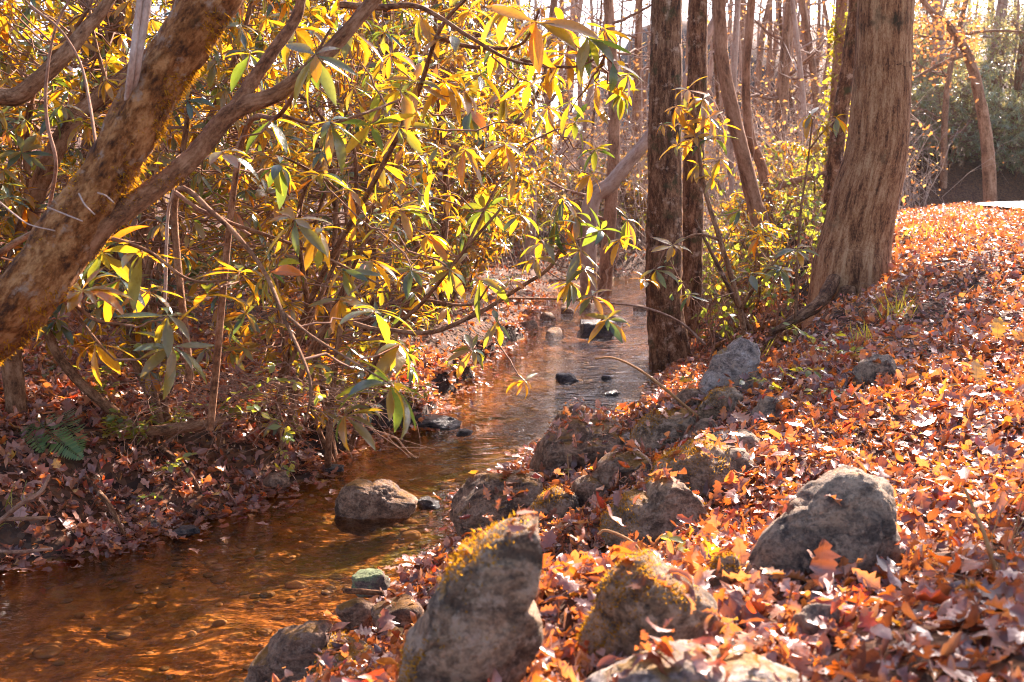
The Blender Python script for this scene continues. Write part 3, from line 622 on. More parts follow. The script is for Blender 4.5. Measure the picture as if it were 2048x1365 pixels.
mb = MB(); tube(mb, ctrl([(470,222,3.25),(500,170,3.3),(545,105,3.35),(590,40,3.4),(606,-15,3.4),(640,-160,3.45)]), [0.026,0.022,0.020,0.018,0.016,0.01], 16, 60, 0.12,0.08,5.0); part(mb,'branch',M['bark_limb'],t)
for k,(q,r) in enumerate([([(255,232,3.09),(272,130,3.0),(284,60,3.0),(296,-10,3.0),(320,-200,3.05)],0.016),([(250,236,3.09),(262,140,2.98),(272,60,2.98),(280,-10,2.98),(290,-180,3.0)],0.010)]):
    mb = MB(); tube(mb, ctrl(q), [r,r*0.95,r*0.9,r*0.8,r*0.4], 10, 40, 0.05,0.05,k); part(mb,'sprout',M['twig_pale'],t)
mb = MB(); RN = np.random.default_rng(3)
fuzz(mb, pa, ra, 16000, RN, side=(0.62,0.1,-0.75), hi=0.026, t0=0.02, t1=0.7, keep=0.45)
fuzz(mb, pa, ra, 6000, RN, side=(-0.6,0.2,0.7), hi=0.012, t0=0.02, t1=0.6, keep=0.3)
fuzz(mb, pbb, rbb, 1200, RN, hi=0.008, t1=0.3)
part(mb,'moss',M['moss'],t,False)

def simple_tree(name, pts, px_w, label, mat, seed, Y=None, segs=24, rings=90, rough=0.07, fine=0.06, ridges=0.08, moss=0, moss_side=None, group=None, up=None, flare=0.0, branches=()):
    """one trunk following photo points (px, py[, Y]); px_w = widths in photo pixels at those points"""
    q = [(p[0],p[1],(p[2] if len(p)>2 else Y)) for p in pts]
    c = ctrl(q); r = [w_*0.5*p[2]/F for w_,p in zip(px_w,q)]
    b = c[0].copy(); g = float(height(b[0],b[1]))
    t = thing(name, (b[0],b[1],g), label, 'tree', group)
    c[0] = np.array([b[0],b[1],min(b[2],g)-0.15]) if abs(b[2]-g) < 0.6 else np.array([b[0],b[1],g-0.15])
    if abs(b[2]-g) >= 0.6: c = [c[0]]+[b]+c[1:]; r = [r[0]]+r
    top = c[-1]; d = unit(top-c[-2]); h = up if up else 4.0
    c += [top+d*h*0.5+np.array([0,0,h*0.2]), top+d*h*0.8+np.array([0,0,h*0.6])]; r += [r[-1]*0.75, r[-1]*0.35]
    fl = None
    if flare:
        fl = lambda u,a: 1+flare*np.exp(-u*len(c)*1.3)*(1+0.5*np.sin(a*5+seed)+0.25*np.sin(a*3+1))
    mb = MB(); path, rad = tube(mb, c, r, segs, rings, rough, fine, seed, ridges, fl); part(mb,'trunk',M[mat],t)
    if moss:
        mb = MB(); fuzz(mb, path, rad, moss, np.random.default_rng(int(seed)+5), side=moss_side, hi=0.02, t1=0.75, keep=0.35 if moss_side else 0); part(mb,'moss',M['moss'],t,False)
    return t, path, rad
def limbs(t, lst, mat, seed=1.0, name='branch'):
    for k,(pts,wid) in enumerate(lst):
        mb = MB(); tube(mb, ctrl(pts), [w_*0.5*p[2]/F for w_,p in zip(wid,pts)], 10, 40, 0.1, 0.05, seed+k); part(mb,name,M[mat],t)
# the big tree on the right bank
bt,_,_ = simple_tree('large_tree', [(1692,640,8.4),(1700,560,8.45),(1708,500,8.5),(1729,400,8.5),(1753,300,8.5),(1765,150,8.5),(1772,0,8.5)], [172,154,143,129,115,108,104],
    'massive straight trunk with furrowed brown bark on the right bank', 'bark_big', 31.0, segs=96, rings=190, rough=0.05, fine=0.02, ridges=0.045, up=7, flare=0.03)
mb = MB(); tube(mb, ctrl([(1668,560,8.2),(1640,605,7.9),(1590,640,7.7),(1540,668,7.6)]), [0.06,0.05,0.04,0.02], 16, 40, 0.2,0.1,3.0); part(mb,'root',M['bark_dark'],bt)
mb = MB(); tube(mb, ctrl([(1700,580,8.2),(1655,640,7.8),(1612,668,7.6),(1585,690,7.5)]), [0.07,0.055,0.04,0.02], 16, 40, 0.2,0.1,4.0); part(mb,'root',M['bark_dark'],bt)
mb = MB(); tube(mb,[(3.2,8.55,4.6),(3.9,9.6,5.1),(4.6,11.2,5.5),(5.4,12.6,6.0),(5.9,13.6,6.3)],[0.11,0.09,0.07,0.05,0.02],12,40,0.1,0.05,9.0); part(mb,'branch',M['bark_dark'],bt)  # unseen limb above the frame, added to shade the slope below the trunk
rg = np.random.default_rng(19); n=2200; c_=np.array([5.25,12.6,5.9]); q=c_+unit(rg.normal(0,1,(n,3)))*(rg.random((n,1))**0.4)*np.array([1.3,1.6,0.9]); hd=unit(rg.normal(0,1,(n,3))+np.array([0,0,-0.4]))
a_=np.array([(3.9,9.6,5.1),(4.6,11.2,5.5),(5.4,12.6,6.0),(5.9,13.6,6.3)]); b_=q[:60]; mb=MB(); tubes(mb,arc(a_[rg.integers(1,4,60)],b_,-0.05,6,0.03,rg),np.full((60,6),0.008)*np.linspace(1.5,0.4,6),4); part(mb,'limbs',M['twig'],bt)
mb=MB(); leaves(mb,q,hd,unit(np.cross(hd,rg.normal(0,1,(n,3)))),rg.uniform(0.12,0.2,n),rg.uniform(0.08,0.14,n),rg.normal(0,0.3,n),rg.normal(-0.4,0.4,n),rg.uniform(0,0.4,n),rg.uniform(0,0.6,n),st=5); part(mb,'crown',M['far_leaf'],bt)  # leaf mass on the added limb, sized and placed for its shade
# the trunk standing in the stream edge
ct,cpa,cra = simple_tree('streamside_tree', [(1344,735,10.2),(1337,690,10.2),(1328,600,10.2),(1329,480,10.25),(1330,300,10.3),(1332,120,10.4),(1334,-20,10.5)], [84,78,70,71,66,62,58],
    'dark straight trunk rising from the water edge in the middle right', 'bark_dark', 12.0, segs=48, rings=150, rough=0.05, fine=0.05, ridges=0.08, moss=5000, moss_side=(0.7,0.6,0.2), up=7, flare=0.18)
simple_tree('tree', [(1375,640,11.3),(1382,520,11.3),(1388,330,11.4),(1394,150,11.5),(1397,-20,11.6)], [52,46,42,38,36],
    'mottled trunk close behind the right edge of the streamside trunk', 'bark_dark', 14.0, segs=32, moss=3000, moss_side=(0.7,0.6,0.2), up=7)
simple_tree('curved_tree', [(1520,450,13),(1508,405,13),(1488,320,13),(1466,230,13),(1445,120,13),(1438,0,13)], [36,31,29,28,26,25],
    'curved brown trunk bowing left between the streamside pair and the massive trunk', 'bark_grey', 15.0, up=7, moss=1500, moss_side=(0.7,0.6,0.2))
simple_tree('slim_tree', [(1545,420,14),(1528,355,14),(1500,270,14),(1492,150,14),(1503,0,14)], [24,20,18,16,16],
    'slim trunk with a kink low down, right of the curved brown trunk', 'bark_grey', 16.0, up=6)
iv,ivp,ivr = simple_tree('ivy_tree', [(1650,470,15),(1662,330,15),(1672,200,15),(1680,80,15),(1684,-20,15)], [30,26,24,22,22],
    'trunk wrapped in yellow climbing vine leaves just left of the massive trunk', 'bark_grey', 17.0, up=7)
rg = np.random.default_rng(5); n = 900; k = rg.integers(5,60,n); az = rg.uniform(0,6.28,n)
hd = np.stack([np.cos(az),np.sin(az),rg.normal(-0.3,0.4,n)],-1); hd=unit(hd); nr=unit(np.cross(hd, rg.normal(0,1,(n,3))))
mb = MB(); leaves(mb, ivp[k]+hd*(ivr[k]*rg.uniform(0.9,1.7,n))[:,None]+rg.normal(0,0.04,(n,3)), hd, nr, rg.uniform(0.04,0.08,n), rg.uniform(0.04,0.06,n), rg.normal(0,0.4,n), rg.normal(-0.4,0.3,n), rg.uniform(0,0.4,n), rg.uniform(0.5,1,n), st=5)
part(mb,'vine',M['herb'],iv)
simple_tree('leaning_tree', [(1655,400,12),(1678,250,12),(1694,150,12),(1705,60,12),(1712,-20,12)], [30,30,28,25,24],
    'dark trunk leaning behind the left side of the massive trunk', 'bark_dark', 18.0, up=5)
simple_tree('tree', [(255,660,7.2),(272,560,7.2),(300,340,7.2),(330,215,7.3),(352,120,7.4),(368,0,7.5)], [46,44,42,40,36,34],
    'straight brown trunk behind the leaning mossy trunk, its foot on the left bank', 'bark_grey', 19.0, up=5)
simple_tree('tree', [(205,640,9.5),(206,400,9.5),(207,200,9.5),(210,60,9.5),(214,-20,9.5)], [86,78,74,72,70],
    'wide shaded trunk behind leaves left of the leaning mossy trunk', 'bark_dark', 20.0, segs=36, up=6)
simple_tree('tree', [(716,560,12),(722,400,12),(727,240,12),(733,100,12),(740,-20,12)], [50,46,44,42,40],
    'brown trunk half hidden by leaves left of picture centre', 'bark_grey', 21.0, up=6)
simple_tree('slim_tree', [(735,600,9),(742,420,9),(752,300,9),(768,170,9),(772,80,9),(776,-20,9)], [26,24,24,22,20,19],
    'dark slim trunk in front of the half hidden brown trunk', 'bark_dark', 22.0, up=5)
simple_tree('tree', [(882,560,13),(886,400,13),(892,240,13),(897,100,13),(903,-20,13)], [56,50,46,44,42],
    'brown trunk behind the leaves near the picture centre', 'bark_grey', 23.0, up=6)
simple_tree('leaning_tree', [(1180,420,16),(1222,368,16),(1262,320,16),(1298,275,16),(1350,200,16)], [34,30,27,24,20],
    'pale leaning stem passing behind the streamside trunk at mid height', 'bark_pale', 24.0, up=3)
t, p_, r_ = simple_tree('curved_tree', [(1985,420,27),(1975,300,27),(1958,190,27),(1935,110,27),(1895,50,27),(1852,10,27)], [26,24,20,18,14,10],
    'thin tree bending left over the road in front of the far slope', 'bark_grey', 25.0, up=3)
limbs(t, [([(1930,108,27),(1890,125,27),(1850,145,26.8),(1826,158,26.5)],[10,8,6,3]),([(1928,70,27),(1960,64,27),(2010,62,27),(2060,66,27)],[8,6,4,3]),
          ([(1932,72,27),(1880,78,27),(1830,70,27)],[8,6,3])], 'bark_grey')
rg = np.random.default_rng(51); n=700; q = P(rg.uniform(1790,1960,n), rg.normal(70,45,n), rg.uniform(25,28,n)); hd=unit(rg.normal(0,1,(n,3)))
mb = MB(); leaves(mb,q,hd,unit(np.cross(hd,rg.normal(0,1,(n,3)))),rg.uniform(0.08,0.14,n),rg.uniform(0.05,0.09,n),rg.normal(0,0.3,n),rg.normal(-0.4,0.3,n),rg.uniform(0,0.4,n),rg.uniform(0,0.5,n),st=4); part(mb,'crown',M['far_leaf'],t)
# limbs crossing at the far left
for k,(pts,wd,lab) in enumerate([
    ([(-60,640,5.0),(-40,240,5.0),(40,190,5.0),(120,120,5.0),(170,60,5.1),(230,-20,5.2)],[40,36,34,30,26,20],'arching brown stem crossing the far upper left corner'),
    ([(20,620,5.6),(60,430,5.6),(130,265,5.6),(205,190,5.7),(290,120,5.8),(380,10,5.9)],[40,38,36,30,28,22],'arching stem passing behind the upper half of the leaning mossy trunk')]):
    simple_tree('arching_rhododendron', pts, wd, lab, 'bark_limb', 40.0+k, segs=16, rings=70, ridges=0.04, up=1.2)

# bare woods behind
def bare_branches(path, rad, n, rng, reach, lo=0.35):
    L = len(path); k = rng.integers(int(L*lo), L-2, n)
    az = rng.uniform(0,6.28,n); el = rng.uniform(0.1,1.0,n)
    ln = reach*rng.uniform(0.35,1,n)
    d = np.stack([np.cos(az)*np.cos(el),np.sin(az)*np.cos(el),np.sin(el)],-1)
    a = path[k]; b = a+d*ln[:,None]; c = arc(a,b,-ln*0.08,7,0.03,rng)
    r = (rad[k]*0.35)[:,None]*np.linspace(1,0.25,7)[None]
    m = 4; i = np.repeat(np.arange(n),m); s = rng.integers(2,6,n*m); a2 = c[i,s]
    d2 = unit(d[i]+rng.normal(0,0.6,(n*m,3))+np.array([0,0,0.15])); l2 = ln[i]*rng.uniform(0.25,0.55,n*m)
    c2 = arc(a2,a2+d2*l2[:,None],-l2*0.05,5,0.03,rng); r2 = np.maximum(r[i,s]*0.5,0.003)[:,None]*np.linspace(1,0.3,5)[None]
    m3 = 3; i3 = np.repeat(np.arange(n*m),m3); s3 = rng.integers(1,4,n*m*m3); a3 = c2[i3,s3]; d3 = unit(d2[i3]+rng.normal(0,0.7,(len(i3),3))); l3 = l2[i3]*rng.uniform(0.3,0.6,len(i3))
    c3 = arc(a3,a3+d3*l3[:,None],-l3*0.05,4,0.03,rng); r3 = np.maximum(r2[i3,s3]*0.55,0.002)[:,None]*np.linspace(1,0.4,4)[None]
    return (c,r),(c2,r2),(c3,r3)
def bare_tree(x, y, r, h, rng, label, group, mat, nb=14, leafy=0, reach=2.2, lean=0.06, name='bare_tree'):
    g = float(height(x,y)); t = thing(name,(x,y,g),label,'tree',group)
    dx, dy = rng.normal(0,lean,2)*h
    q = [(x,y,g-0.2),(x+dx*0.15+rng.normal(0,0.12),y+dy*0.1,g+h*0.25),(x+dx*0.45+rng.normal(0,0.2),y+dy*0.4,g+h*0.55),(x+dx+rng.normal(0,0.2),y+dy,g+h)]
    mb = MB(); pa_, ra_ = tube(mb,q,[r*1.25,r*0.95,r*0.7,r*0.2],10,26); part(mb,'trunk',M[mat],t)
    mb = MB(); br = bare_branches(pa_,ra_,nb,rng,reach,0.15)
    for (c,rr),sd_ in zip(br,(5,4,3)): tubes(mb,c,rr,sd_)
    part(mb,'crown',M['twig'] if mat!='bark_pale' else M['twig_pale'],t)
    if leafy:
        c3 = br[2][0]; i = rng.integers(0,len(c3),leafy); b = c3[i,rng.integers(1,4,leafy)]
        hd = unit(rng.normal(0,1,(leafy,3))+np.array([0,0,-0.5])); nr = unit(np.cross(hd,rng.normal(0,1,(leafy,3))))
        mb = MB(); leaves(mb,b,hd,nr,rng.uniform(0.07,0.13,leafy),rng.uniform(0.04,0.08,leafy),rng.normal(0,0.3,leafy),rng.normal(-0.4,0.3,leafy),rng.uniform(0,0.5,leafy),rng.random(leafy),st=4)
        part(mb,'dry_leaves',M['far_leaf'],t)
RB = np.random.default_rng(11)
for k,(px,Y,wpx,lab) in enumerate([(1210,18,24,'forked pale trunk just left of the streamside trunk top'),(1462,20,14,'thin upright trunk between the curved trunk and the slim kinked one'),
    (1560,24,26,'hazy grey trunk in the middle of the bright gap between the trunks'),(1585,30,22,'pale hazy trunk beside the grey one in the bright gap'),(1620,26,16,'slender hazy trunk left of the vine wrapped trunk'),
    (1845,36,24,'pale upright trunk right of the massive trunk, top in the sky'),(1885,33,12,'narrow whitish trunk standing in the far slope shrubs'),(1975,40,20,'tall hazy trunk above the road at the right'),
    (2020,37,16,'hazy trunk near the right edge above the slope'),(1060,19,20,'thin brown trunk over the far bend of the stream'),(1110,24,18,'grey trunk behind the far stream bend'),
    (985,21,18,'thin trunk left of the far stream bend'),(1270,26,18,'pale trunk beside the left edge of the streamside trunk')]):
    p = P(px,400,Y); bare_tree(p[0],Y,wpx*0.5*Y/F,13,RB,lab,'trees in the hazy woods','bark_pale' if k%2 else 'bark_grey',nb=18,leafy=150,lean=0.03)
k = 0
while k < 46:
    px = RB.choice([RB.uniform(930,1300),RB.uniform(1380,1700),RB.uniform(1825,2100)]); Y = RB.uniform(20,36); Y = Y+16 if px > 1800 else Y; p = P(px,385,Y)
    if road_d(p[0],Y) < RW+1.5 or (xl(Y)-0.4 < p[0] < xr(Y)+0.4): continue
    bare_tree(p[0],Y,RB.uniform(0.03,0.075),RB.uniform(8,13),RB,'slim bare tree, one of many alike standing in the near edge of the hazy woods','slim bare trees',['bark_pale','bark_grey','bark_dark'][k%3],nb=20,leafy=int(RB.integers(0,60)),reach=2.4,lean=0.05); k += 1
n_far = 0
FARLAB = 'bare thin tree among many alike in the hazy woods beyond the stream'
while n_far < 170:
    Y = RB.uniform(24,75); px = RB.uniform(-250,2350); p = P(px,385,Y)
    if road_d(p[0],Y) < RW+1.5 or (px > 1780 and Y < 48) or abs(p[0]-xl(Y)) < 1: continue
    bare_tree(p[0],Y,RB.uniform(0.04,0.13),RB.uniform(10,18),RB,FARLAB,'far bare trees',['bark_pale','bark_grey'][n_far%2],nb=12,leafy=int(RB.integers(20,110)),reach=3.0,lean=0.05)
    n_far += 1

# brush: tangled bare stems with a few leaves, too many to count
def brush(name, regions, label, seed, leaf_n, stem_mat, leaf_matn):
    rng = np.random.default_rng(seed); A=[]; B=[]
    for (x0,x1,y0,y1,n,h) in regions:
        Y = rng.uniform(y0,y1,n); px = rng.uniform(x0,x1,n); x = (px-1024)/F*Y
        ok = (road_d(x,Y) > RW+0.6)&~((x>xl(Y)-0.3)&(x<xr(Y)+0.2)); x,Y=x[ok],Y[ok]; n=len(x)
        g = height(x,Y); az = rng.uniform(0,6.28,n); hh = h*rng.uniform(0.3,1.0,n); out = hh*rng.uniform(0.15,0.8,n)
        a = np.stack([x,Y,g],-1); A.append(a); B.append(a+np.stack([np.cos(az)*out,np.sin(az)*out,hh],-1))
    A,B = np.concatenate(A),np.concatenate(B); L = np.linalg.norm(B-A,axis=1)
    c = arc(A,B,L*0.12,7,0.035,rng); r = (0.003+0.0025*rng.random(len(A)))[:,None]*np.linspace(1.5,0.5,7)[None]*(1+A[:,1:2]*0.02)
    mb = MB(); tubes(mb,c,r,3)
    m=5; i=np.repeat(np.arange(len(A)),m); s=rng.integers(2,7,len(i)); a2=c[i,s]; l2=L[i]*rng.uniform(0.12,0.4,len(i)); d2=unit(rng.normal(0,1,(len(i),3))+np.array([0,0,0.35]))
    c2=arc(a2,a2+d2*l2[:,None],l2*0.06,4,0.04,rng); tubes(mb,c2,r[i,s][:,None]*np.linspace(0.8,0.4,4)[None],3)
    o = mb.build(name+'_stems',M[stem_mat]); 
    root = thing(name,(0,0,0),label,'undergrowth'); root['kind']='stuff'; o.name='stems'; o.parent=root
    k = rng.integers(0,len(c2),leaf_n); b=c2[k,rng.integers(0,4,leaf_n)]; hd=unit(rng.normal(0,1,(leaf_n,3))+np.array([0,0,-0.3])); nr=unit(np.cross(hd,rng.normal(0,1,(leaf_n,3))))
    mb=MB(); leaves(mb,b,hd,nr,rng.uniform(0.05,0.10,leaf_n),rng.uniform(0.025,0.06,leaf_n),rng.normal(0,0.3,leaf_n),rng.normal(-0.4,0.3,leaf_n),rng.uniform(0,0.5,leaf_n),rng.random(leaf_n)*(0.65 if leaf_matn=='herb' else 1.0),st=4)
    o=mb.build('leaves',M[leaf_matn]); o.parent=root
brush('undergrowth', [(1000,1800,14,24,420,2.2),(900,1850,22,45,1500,3.2),(-200,1000,16,40,700,3.5)], 'tangle of bare twigs with rusty leaves filling the hazy woods', 61, 16000, 'twig_pale', 'far_leaf')
brush('undergrowth', [(1380,1680,9.5,17,260,0.9),(1000,1300,19,26,160,1.0),(1500,1700,16,26,260,1.2)], 'low leafy undergrowth with yellow green leaves between the streamside and massive trunks', 62, 5200, 'twig', 'herb')

# ------------------------------------------------------------------ rhododendrons
def shrub(name, x, y, h, sx, sy, n, L, label, seed, group='rhododendrons on the left bank', lean=(0,0), lo=0.06, mat='rhodo', nlo=8, nhi=13, stems=5, spread=1.0, wig=1.0, yellow=0.0, gz=None, cat='shrub'):
    rng = np.random.default_rng(seed); g = float(height(x,y)) if gz is None else gz
    t = thing(name,(x,y,g),label,cat,group)
    n=int(n*2.6); L=L*0.96; st=[]; mb=MB()
    for k in range(stems):
        az = k*2*math.pi/stems+rng.normal(0,0.4); rr = rng.uniform(0.35,0.8)
        top = np.array([x+lean[0]+math.cos(az)*sx*rr*spread, y+lean[1]+math.sin(az)*sy*rr*spread, g+h*rng.uniform(0.6,0.92)])
        b = np.array([x+math.cos(az)*0.12, y+math.sin(az)*0.12, g-0.08])
        mid1 = b*0.65+top*0.35+np.r_[rng.normal(0,0.12*h/2*wig,2),-0.05*h]; mid2 = b*0.3+top*0.7+np.r_[rng.normal(0,0.14*h/2*wig,2),0.06*h]
        r0 = 0.008+0.007*h*rng.uniform(0.4,1.0)
        pth,_ = tube(mb,[b,mid1,mid2,top],[r0,r0*0.8,r0*0.55,r0*0.25],7,24); st.append(pth)
    part(mb,'stems',M['bark_limb'],t)
    S = np.concatenate(st)
    u = rng.normal(0,1,(n,3)); u = unit(u)*(rng.uniform(0.45,1.0,(n,1))**0.5)
    pz = g+h*(lo+(1-lo)*(u[:,2]*0.5+0.5))
    f = (pz-g)/h
    ps = np.stack([x+lean[0]*f+u[:,0]*sx, y+lean[1]*f+u[:,1]*sy, pz],-1)
    ps[:,2] = np.maximum(ps[:,2], np.maximum(height(ps[:,0],ps[:,1]),0)+0.12)
    d = ps[:,None]-S[None]; cost = np.linalg.norm(d,axis=2)+np.clip(-d[...,2],0,None)*2
    j = np.argmin(cost,1); a = S[j]; L_ = np.linalg.norm(ps-a,axis=1)
    c = arc(a,ps,-L_*0.10,7,0.035,rng); mb=MB(); tubes(mb,c,(0.0035+0.004*np.clip(L_,0,1.2))[:,None]*np.linspace(1,0.55,7)[None],5); part(mb,'twigs',M['twig'],t)
    ax = unit(unit(c[:,-1]-c[:,-2])*0.6+np.array([0,0,0.75])+rng.normal(0,0.22,(n,3)))
    mb=MB(); rosettes(mb,ps,ax,L*rng.uniform(0.75,1.15,n),rng,nlo,nhi,yellow=yellow); part(mb,'foliage',M[mat],t)
    return t
for a in [
  (-3.4,5.4,3.0,1.0,1.0,150,0.15,'bushy rhododendron at the far left edge under the arching stems',101),
  (-2.2,5.9,3.6,1.0,0.9,170,0.15,'tall rhododendron directly behind the leaning mossy trunk',102),
  (-1.25,6.3,3.4,0.95,0.9,130,0.15,'dense rhododendron right of the leaning mossy trunk, over the left bank',103),
  (-1.6,8.1,3.4,1.0,0.9,130,0.15,'rhododendron hanging over the left water edge near picture centre',104),
  (-4.6,8.3,4.2,1.5,1.3,230,0.15,'large rhododendron behind the wide shaded trunk at the left',105),
  (-2.9,8.8,4.4,1.4,1.2,190,0.15,'tall leafy rhododendron filling the upper left behind the branches',106),
  (-1.4,9.2,4.3,1.3,1.2,170,0.15,'yellow green rhododendron in front of the half hidden brown trunk',107),
  (-0.75,11.2,4.2,1.05,1.2,230,0.15,'yellow rhododendron over the far left bank in front of the picture centre trunk',108),
  (-5.5,12,4.8,1.9,1.6,240,0.16,'far left rhododendron in the back row',109),
  (-3.0,12.5,5.0,1.8,1.6,260,0.16,'back row rhododendron behind the tall leafy one',110),
  (-0.9,13.2,4.8,1.6,1.5,260,0.16,'back row rhododendron behind the slim dark trunk',111),
  (-0.75,15.0,2.3,1.1,1.1,190,0.16,'low rhododendron at the far stream bend left of the riffle',112),
  (1.7,24.2,1.7,2.2,1.2,220,0.16,'dark rhododendron on the far shore behind the stream bend',113),
  (-7.2,9.0,4.5,1.4,1.4,150,0.16,'rhododendron at the left frame edge behind the arching stems',114),
  (3.6,25.8,2.2,1.8,1.2,200,0.16,'yellow rhododendron on the far shore just left of the streamside trunk',116),
  (-0.3,20.5,2.6,1.5,1.2,180,0.16,'low rhododendron above the leafy far shore left of the riffle',117),
  (-1.7,17.5,4.5,1.6,1.5,180,0.16,'rhododendron in the woods above the far bend',115)]:
    shrub('rhododendron',*a[:8],seed=a[8]) if False else shrub('rhododendron',a[0],a[1],a[2],a[3],a[4],a[5],a[6],a[7],a[8])
for a in [(3.4,13.5,1.3,0.7,0.6,50,0.14,'small rhododendron below the curved brown trunk',121),
          (2.7,11.2,1.2,0.5,0.5,36,0.14,'low rhododendron at the foot of the slim kinked trunk',122),
          (4.2,14.5,1.2,0.8,0.6,50,0.14,'low yellow green rhododendron at the left foot of the massive trunk',123)]:
    shrub('rhododendron',*a[:7],a[7],a[8],group='small rhododendrons on the right bank',stems=4)
def spray(name, root_pts, root_w, ros, label, seed, group=None, L=0.15, n=(8,12), droop=(-0.9,-0.1), mat='rhodo'):
    """branches that follow photo points, with leaf whorls at the photo's places: each hangs on the nearest branch"""
    rng = np.random.default_rng(seed)
    b0 = P(*root_pts[0][0]); g = float(height(b0[0],b0[1])); t = thing(name,(b0[0],b0[1],max(g,0)),label,'shrub',group)
    S=[]
    for pts,wd in zip(root_pts,root_w):
        mb=MB(); p_,_=tube(mb,ctrl(pts),[w_*0.5*q[2]/F for w_,q in zip(wd,pts)],9,50,0.12,0.06,seed); part(mb,'branch',M['bark_limb'],t); S.append(p_)
    S=np.concatenate(S); ps=np.array([P(*q[:3]) for q in ros]); n_=len(ps)
    d=ps[:,None]-S[None]; cost=np.linalg.norm(d,axis=2)+np.clip(-d[...,2],0,None)*0.5; j=np.argmin(cost,1); L_=np.linalg.norm(ps-S[j],axis=1)
    c=arc(S[j],ps,-L_*0.08,8,0.03,rng); rr=(0.0032+0.003*np.clip(L_,0,1))[:,None]*np.linspace(1,0.6,8)[None]
    ax=unit(unit(c[:,-1]-c[:,-2])*0.45+np.array([0,-0.12,0.8])+rng.normal(0,0.15,(n_,3)))
    ls=np.array([q[3] if len(q)>3 else L for q in ros])*1.28
    for k in range(n_):
        mb=MB(); tubes(mb,c[k:k+1],rr[k:k+1],6); part(mb,'twig',M['twig'],t)
        mb=MB(); rosettes(mb,ps[k:k+1],ax[k:k+1],ls[k:k+1],rng,n[0],n[1],droop); part(mb,'leaf_whorl',M[mat],t)
    return t
spray('rhododendron', [[(-120,640,3.6),(20,560,3.5),(120,590,3.3),(190,640,3.2),(250,650,3.2)],[(-120,600,3.6),(60,470,3.5),(180,470,3.4),(290,500,3.3),(380,560,3.3),(470,560,3.3)],[(120,590,3.3),(160,640,3.2),(200,690,3.2),(230,720,3.2)]],
  [[18,14,10,7,4],[18,13,10,8,6,4],[9,7,6,4]],
  [(165,582,3.2),(190,690,3.2),(205,505,3.4),(285,505,3.35),(335,632,3.15),(345,695,3.2),(415,590,3.3),(240,560,3.5),(120,500,3.8),(70,600,3.6,0.13),(480,545,3.6,0.13),(300,580,3.6,0.13)],
  'near rhododendron spray with long yellow green leaves under the leaning mossy trunk', 201, 'near rhododendron sprays')
spray('rhododendron', [[(380,760,3.7),(350,400,3.7),(430,430,3.55),(520,530,3.4),(570,640,3.2),(620,760,3.0),(610,850,2.95)],[(440,440,3.55),(560,480,3.6),(660,520,3.7),(760,570,3.7)],[(560,620,3.25),(620,670,3.1),(700,720,2.95),(775,765,2.85)]],
  [[16,13,11,9,8,6,4],[9,7,6,4],[7,6,5,4]],
  [(783,770,2.85,0.155),(690,832,2.8,0.10),(590,440,3.5),(540,545,3.6),(685,540,3.7,0.13),(750,622,3.4),(680,600,3.6,0.13),(640,460,3.6,0.13),(800,690,3.4,0.12),(740,520,3.9,0.14)],
  'near rhododendron spray whose lowest leaf whorl hangs over the stream', 202, 'near rhododendron sprays')
spray('rhododendron', [[(420,860,3.9),(480,300,3.8),(560,230,3.5),(620,130,3.3),(660,60,3.3)],[(560,230,3.5),(640,250,3.6),(720,230,3.7),(800,200,3.9)]],[[16,12,9,7,5],[8,7,6,4]],
  [(632,112,3.2,0.16),(445,305,3.4,0.14),(660,245,3.5,0.14),(540,240,3.8,0.14),(590,60,3.6,0.14),(700,60,3.8,0.14),(740,250,3.9,0.14),(500,110,4.0,0.13),(800,180,4.1,0.14),(560,330,4.0,0.13)],
  'near rhododendron spray with large drooping leaves at the crossing branch, top left of centre', 203, 'near rhododendron sprays')
spray('rhododendron', [[(560,760,6.4),(640,560,6.0),(740,380,5.2),(830,200,4.5),(880,60,4.2),(960,-30,4.0)],[(680,10,4.0),(760,15,4.0),(840,15,4.0),(940,75,4.0),(1020,120,4.0),(1100,135,4.1)],[(870,75,4.2),(950,95,4.2),(1040,90,4.1),(1080,20,3.9)],[(1040,120,4.1),(1140,135,4.1),(1210,110,4.2)]],
  [[13,12,11,10,8,6],[14,12,10,8,6,4],[9,8,6,4],[6,5,3]],
  [(1072,45,3.8,0.19),(1175,75,4.1,0.16),(1225,125,4.2,0.15),(905,70,4.2,0.15),(890,165,4.5,0.15),(800,255,4.5),(835,165,4.4),(1130,110,4.2,0.13),(1020,15,4.0,0.15),(960,150,4.7,0.13),(930,180,4.6),(1190,170,4.5,0.14),(840,30,4.3,0.14),(1100,150,4.3,0.13),(780,110,4.5,0.14),(1125,55,4.2,0.13),(1010,190,4.8,0.12),(1060,165,4.6,0.12),(1245,185,4.6,0.11),(1140,205,4.7,0.11),(990,95,4.3,0.12),(1210,60,4.3,0.11),(1255,150,4.5,0.10),(940,20,4.4,0.12),(1060,215,5.0,0.11)],
  'rhododendron spray with big hanging leaves at the top centre of the picture', 204, 'near rhododendron sprays')
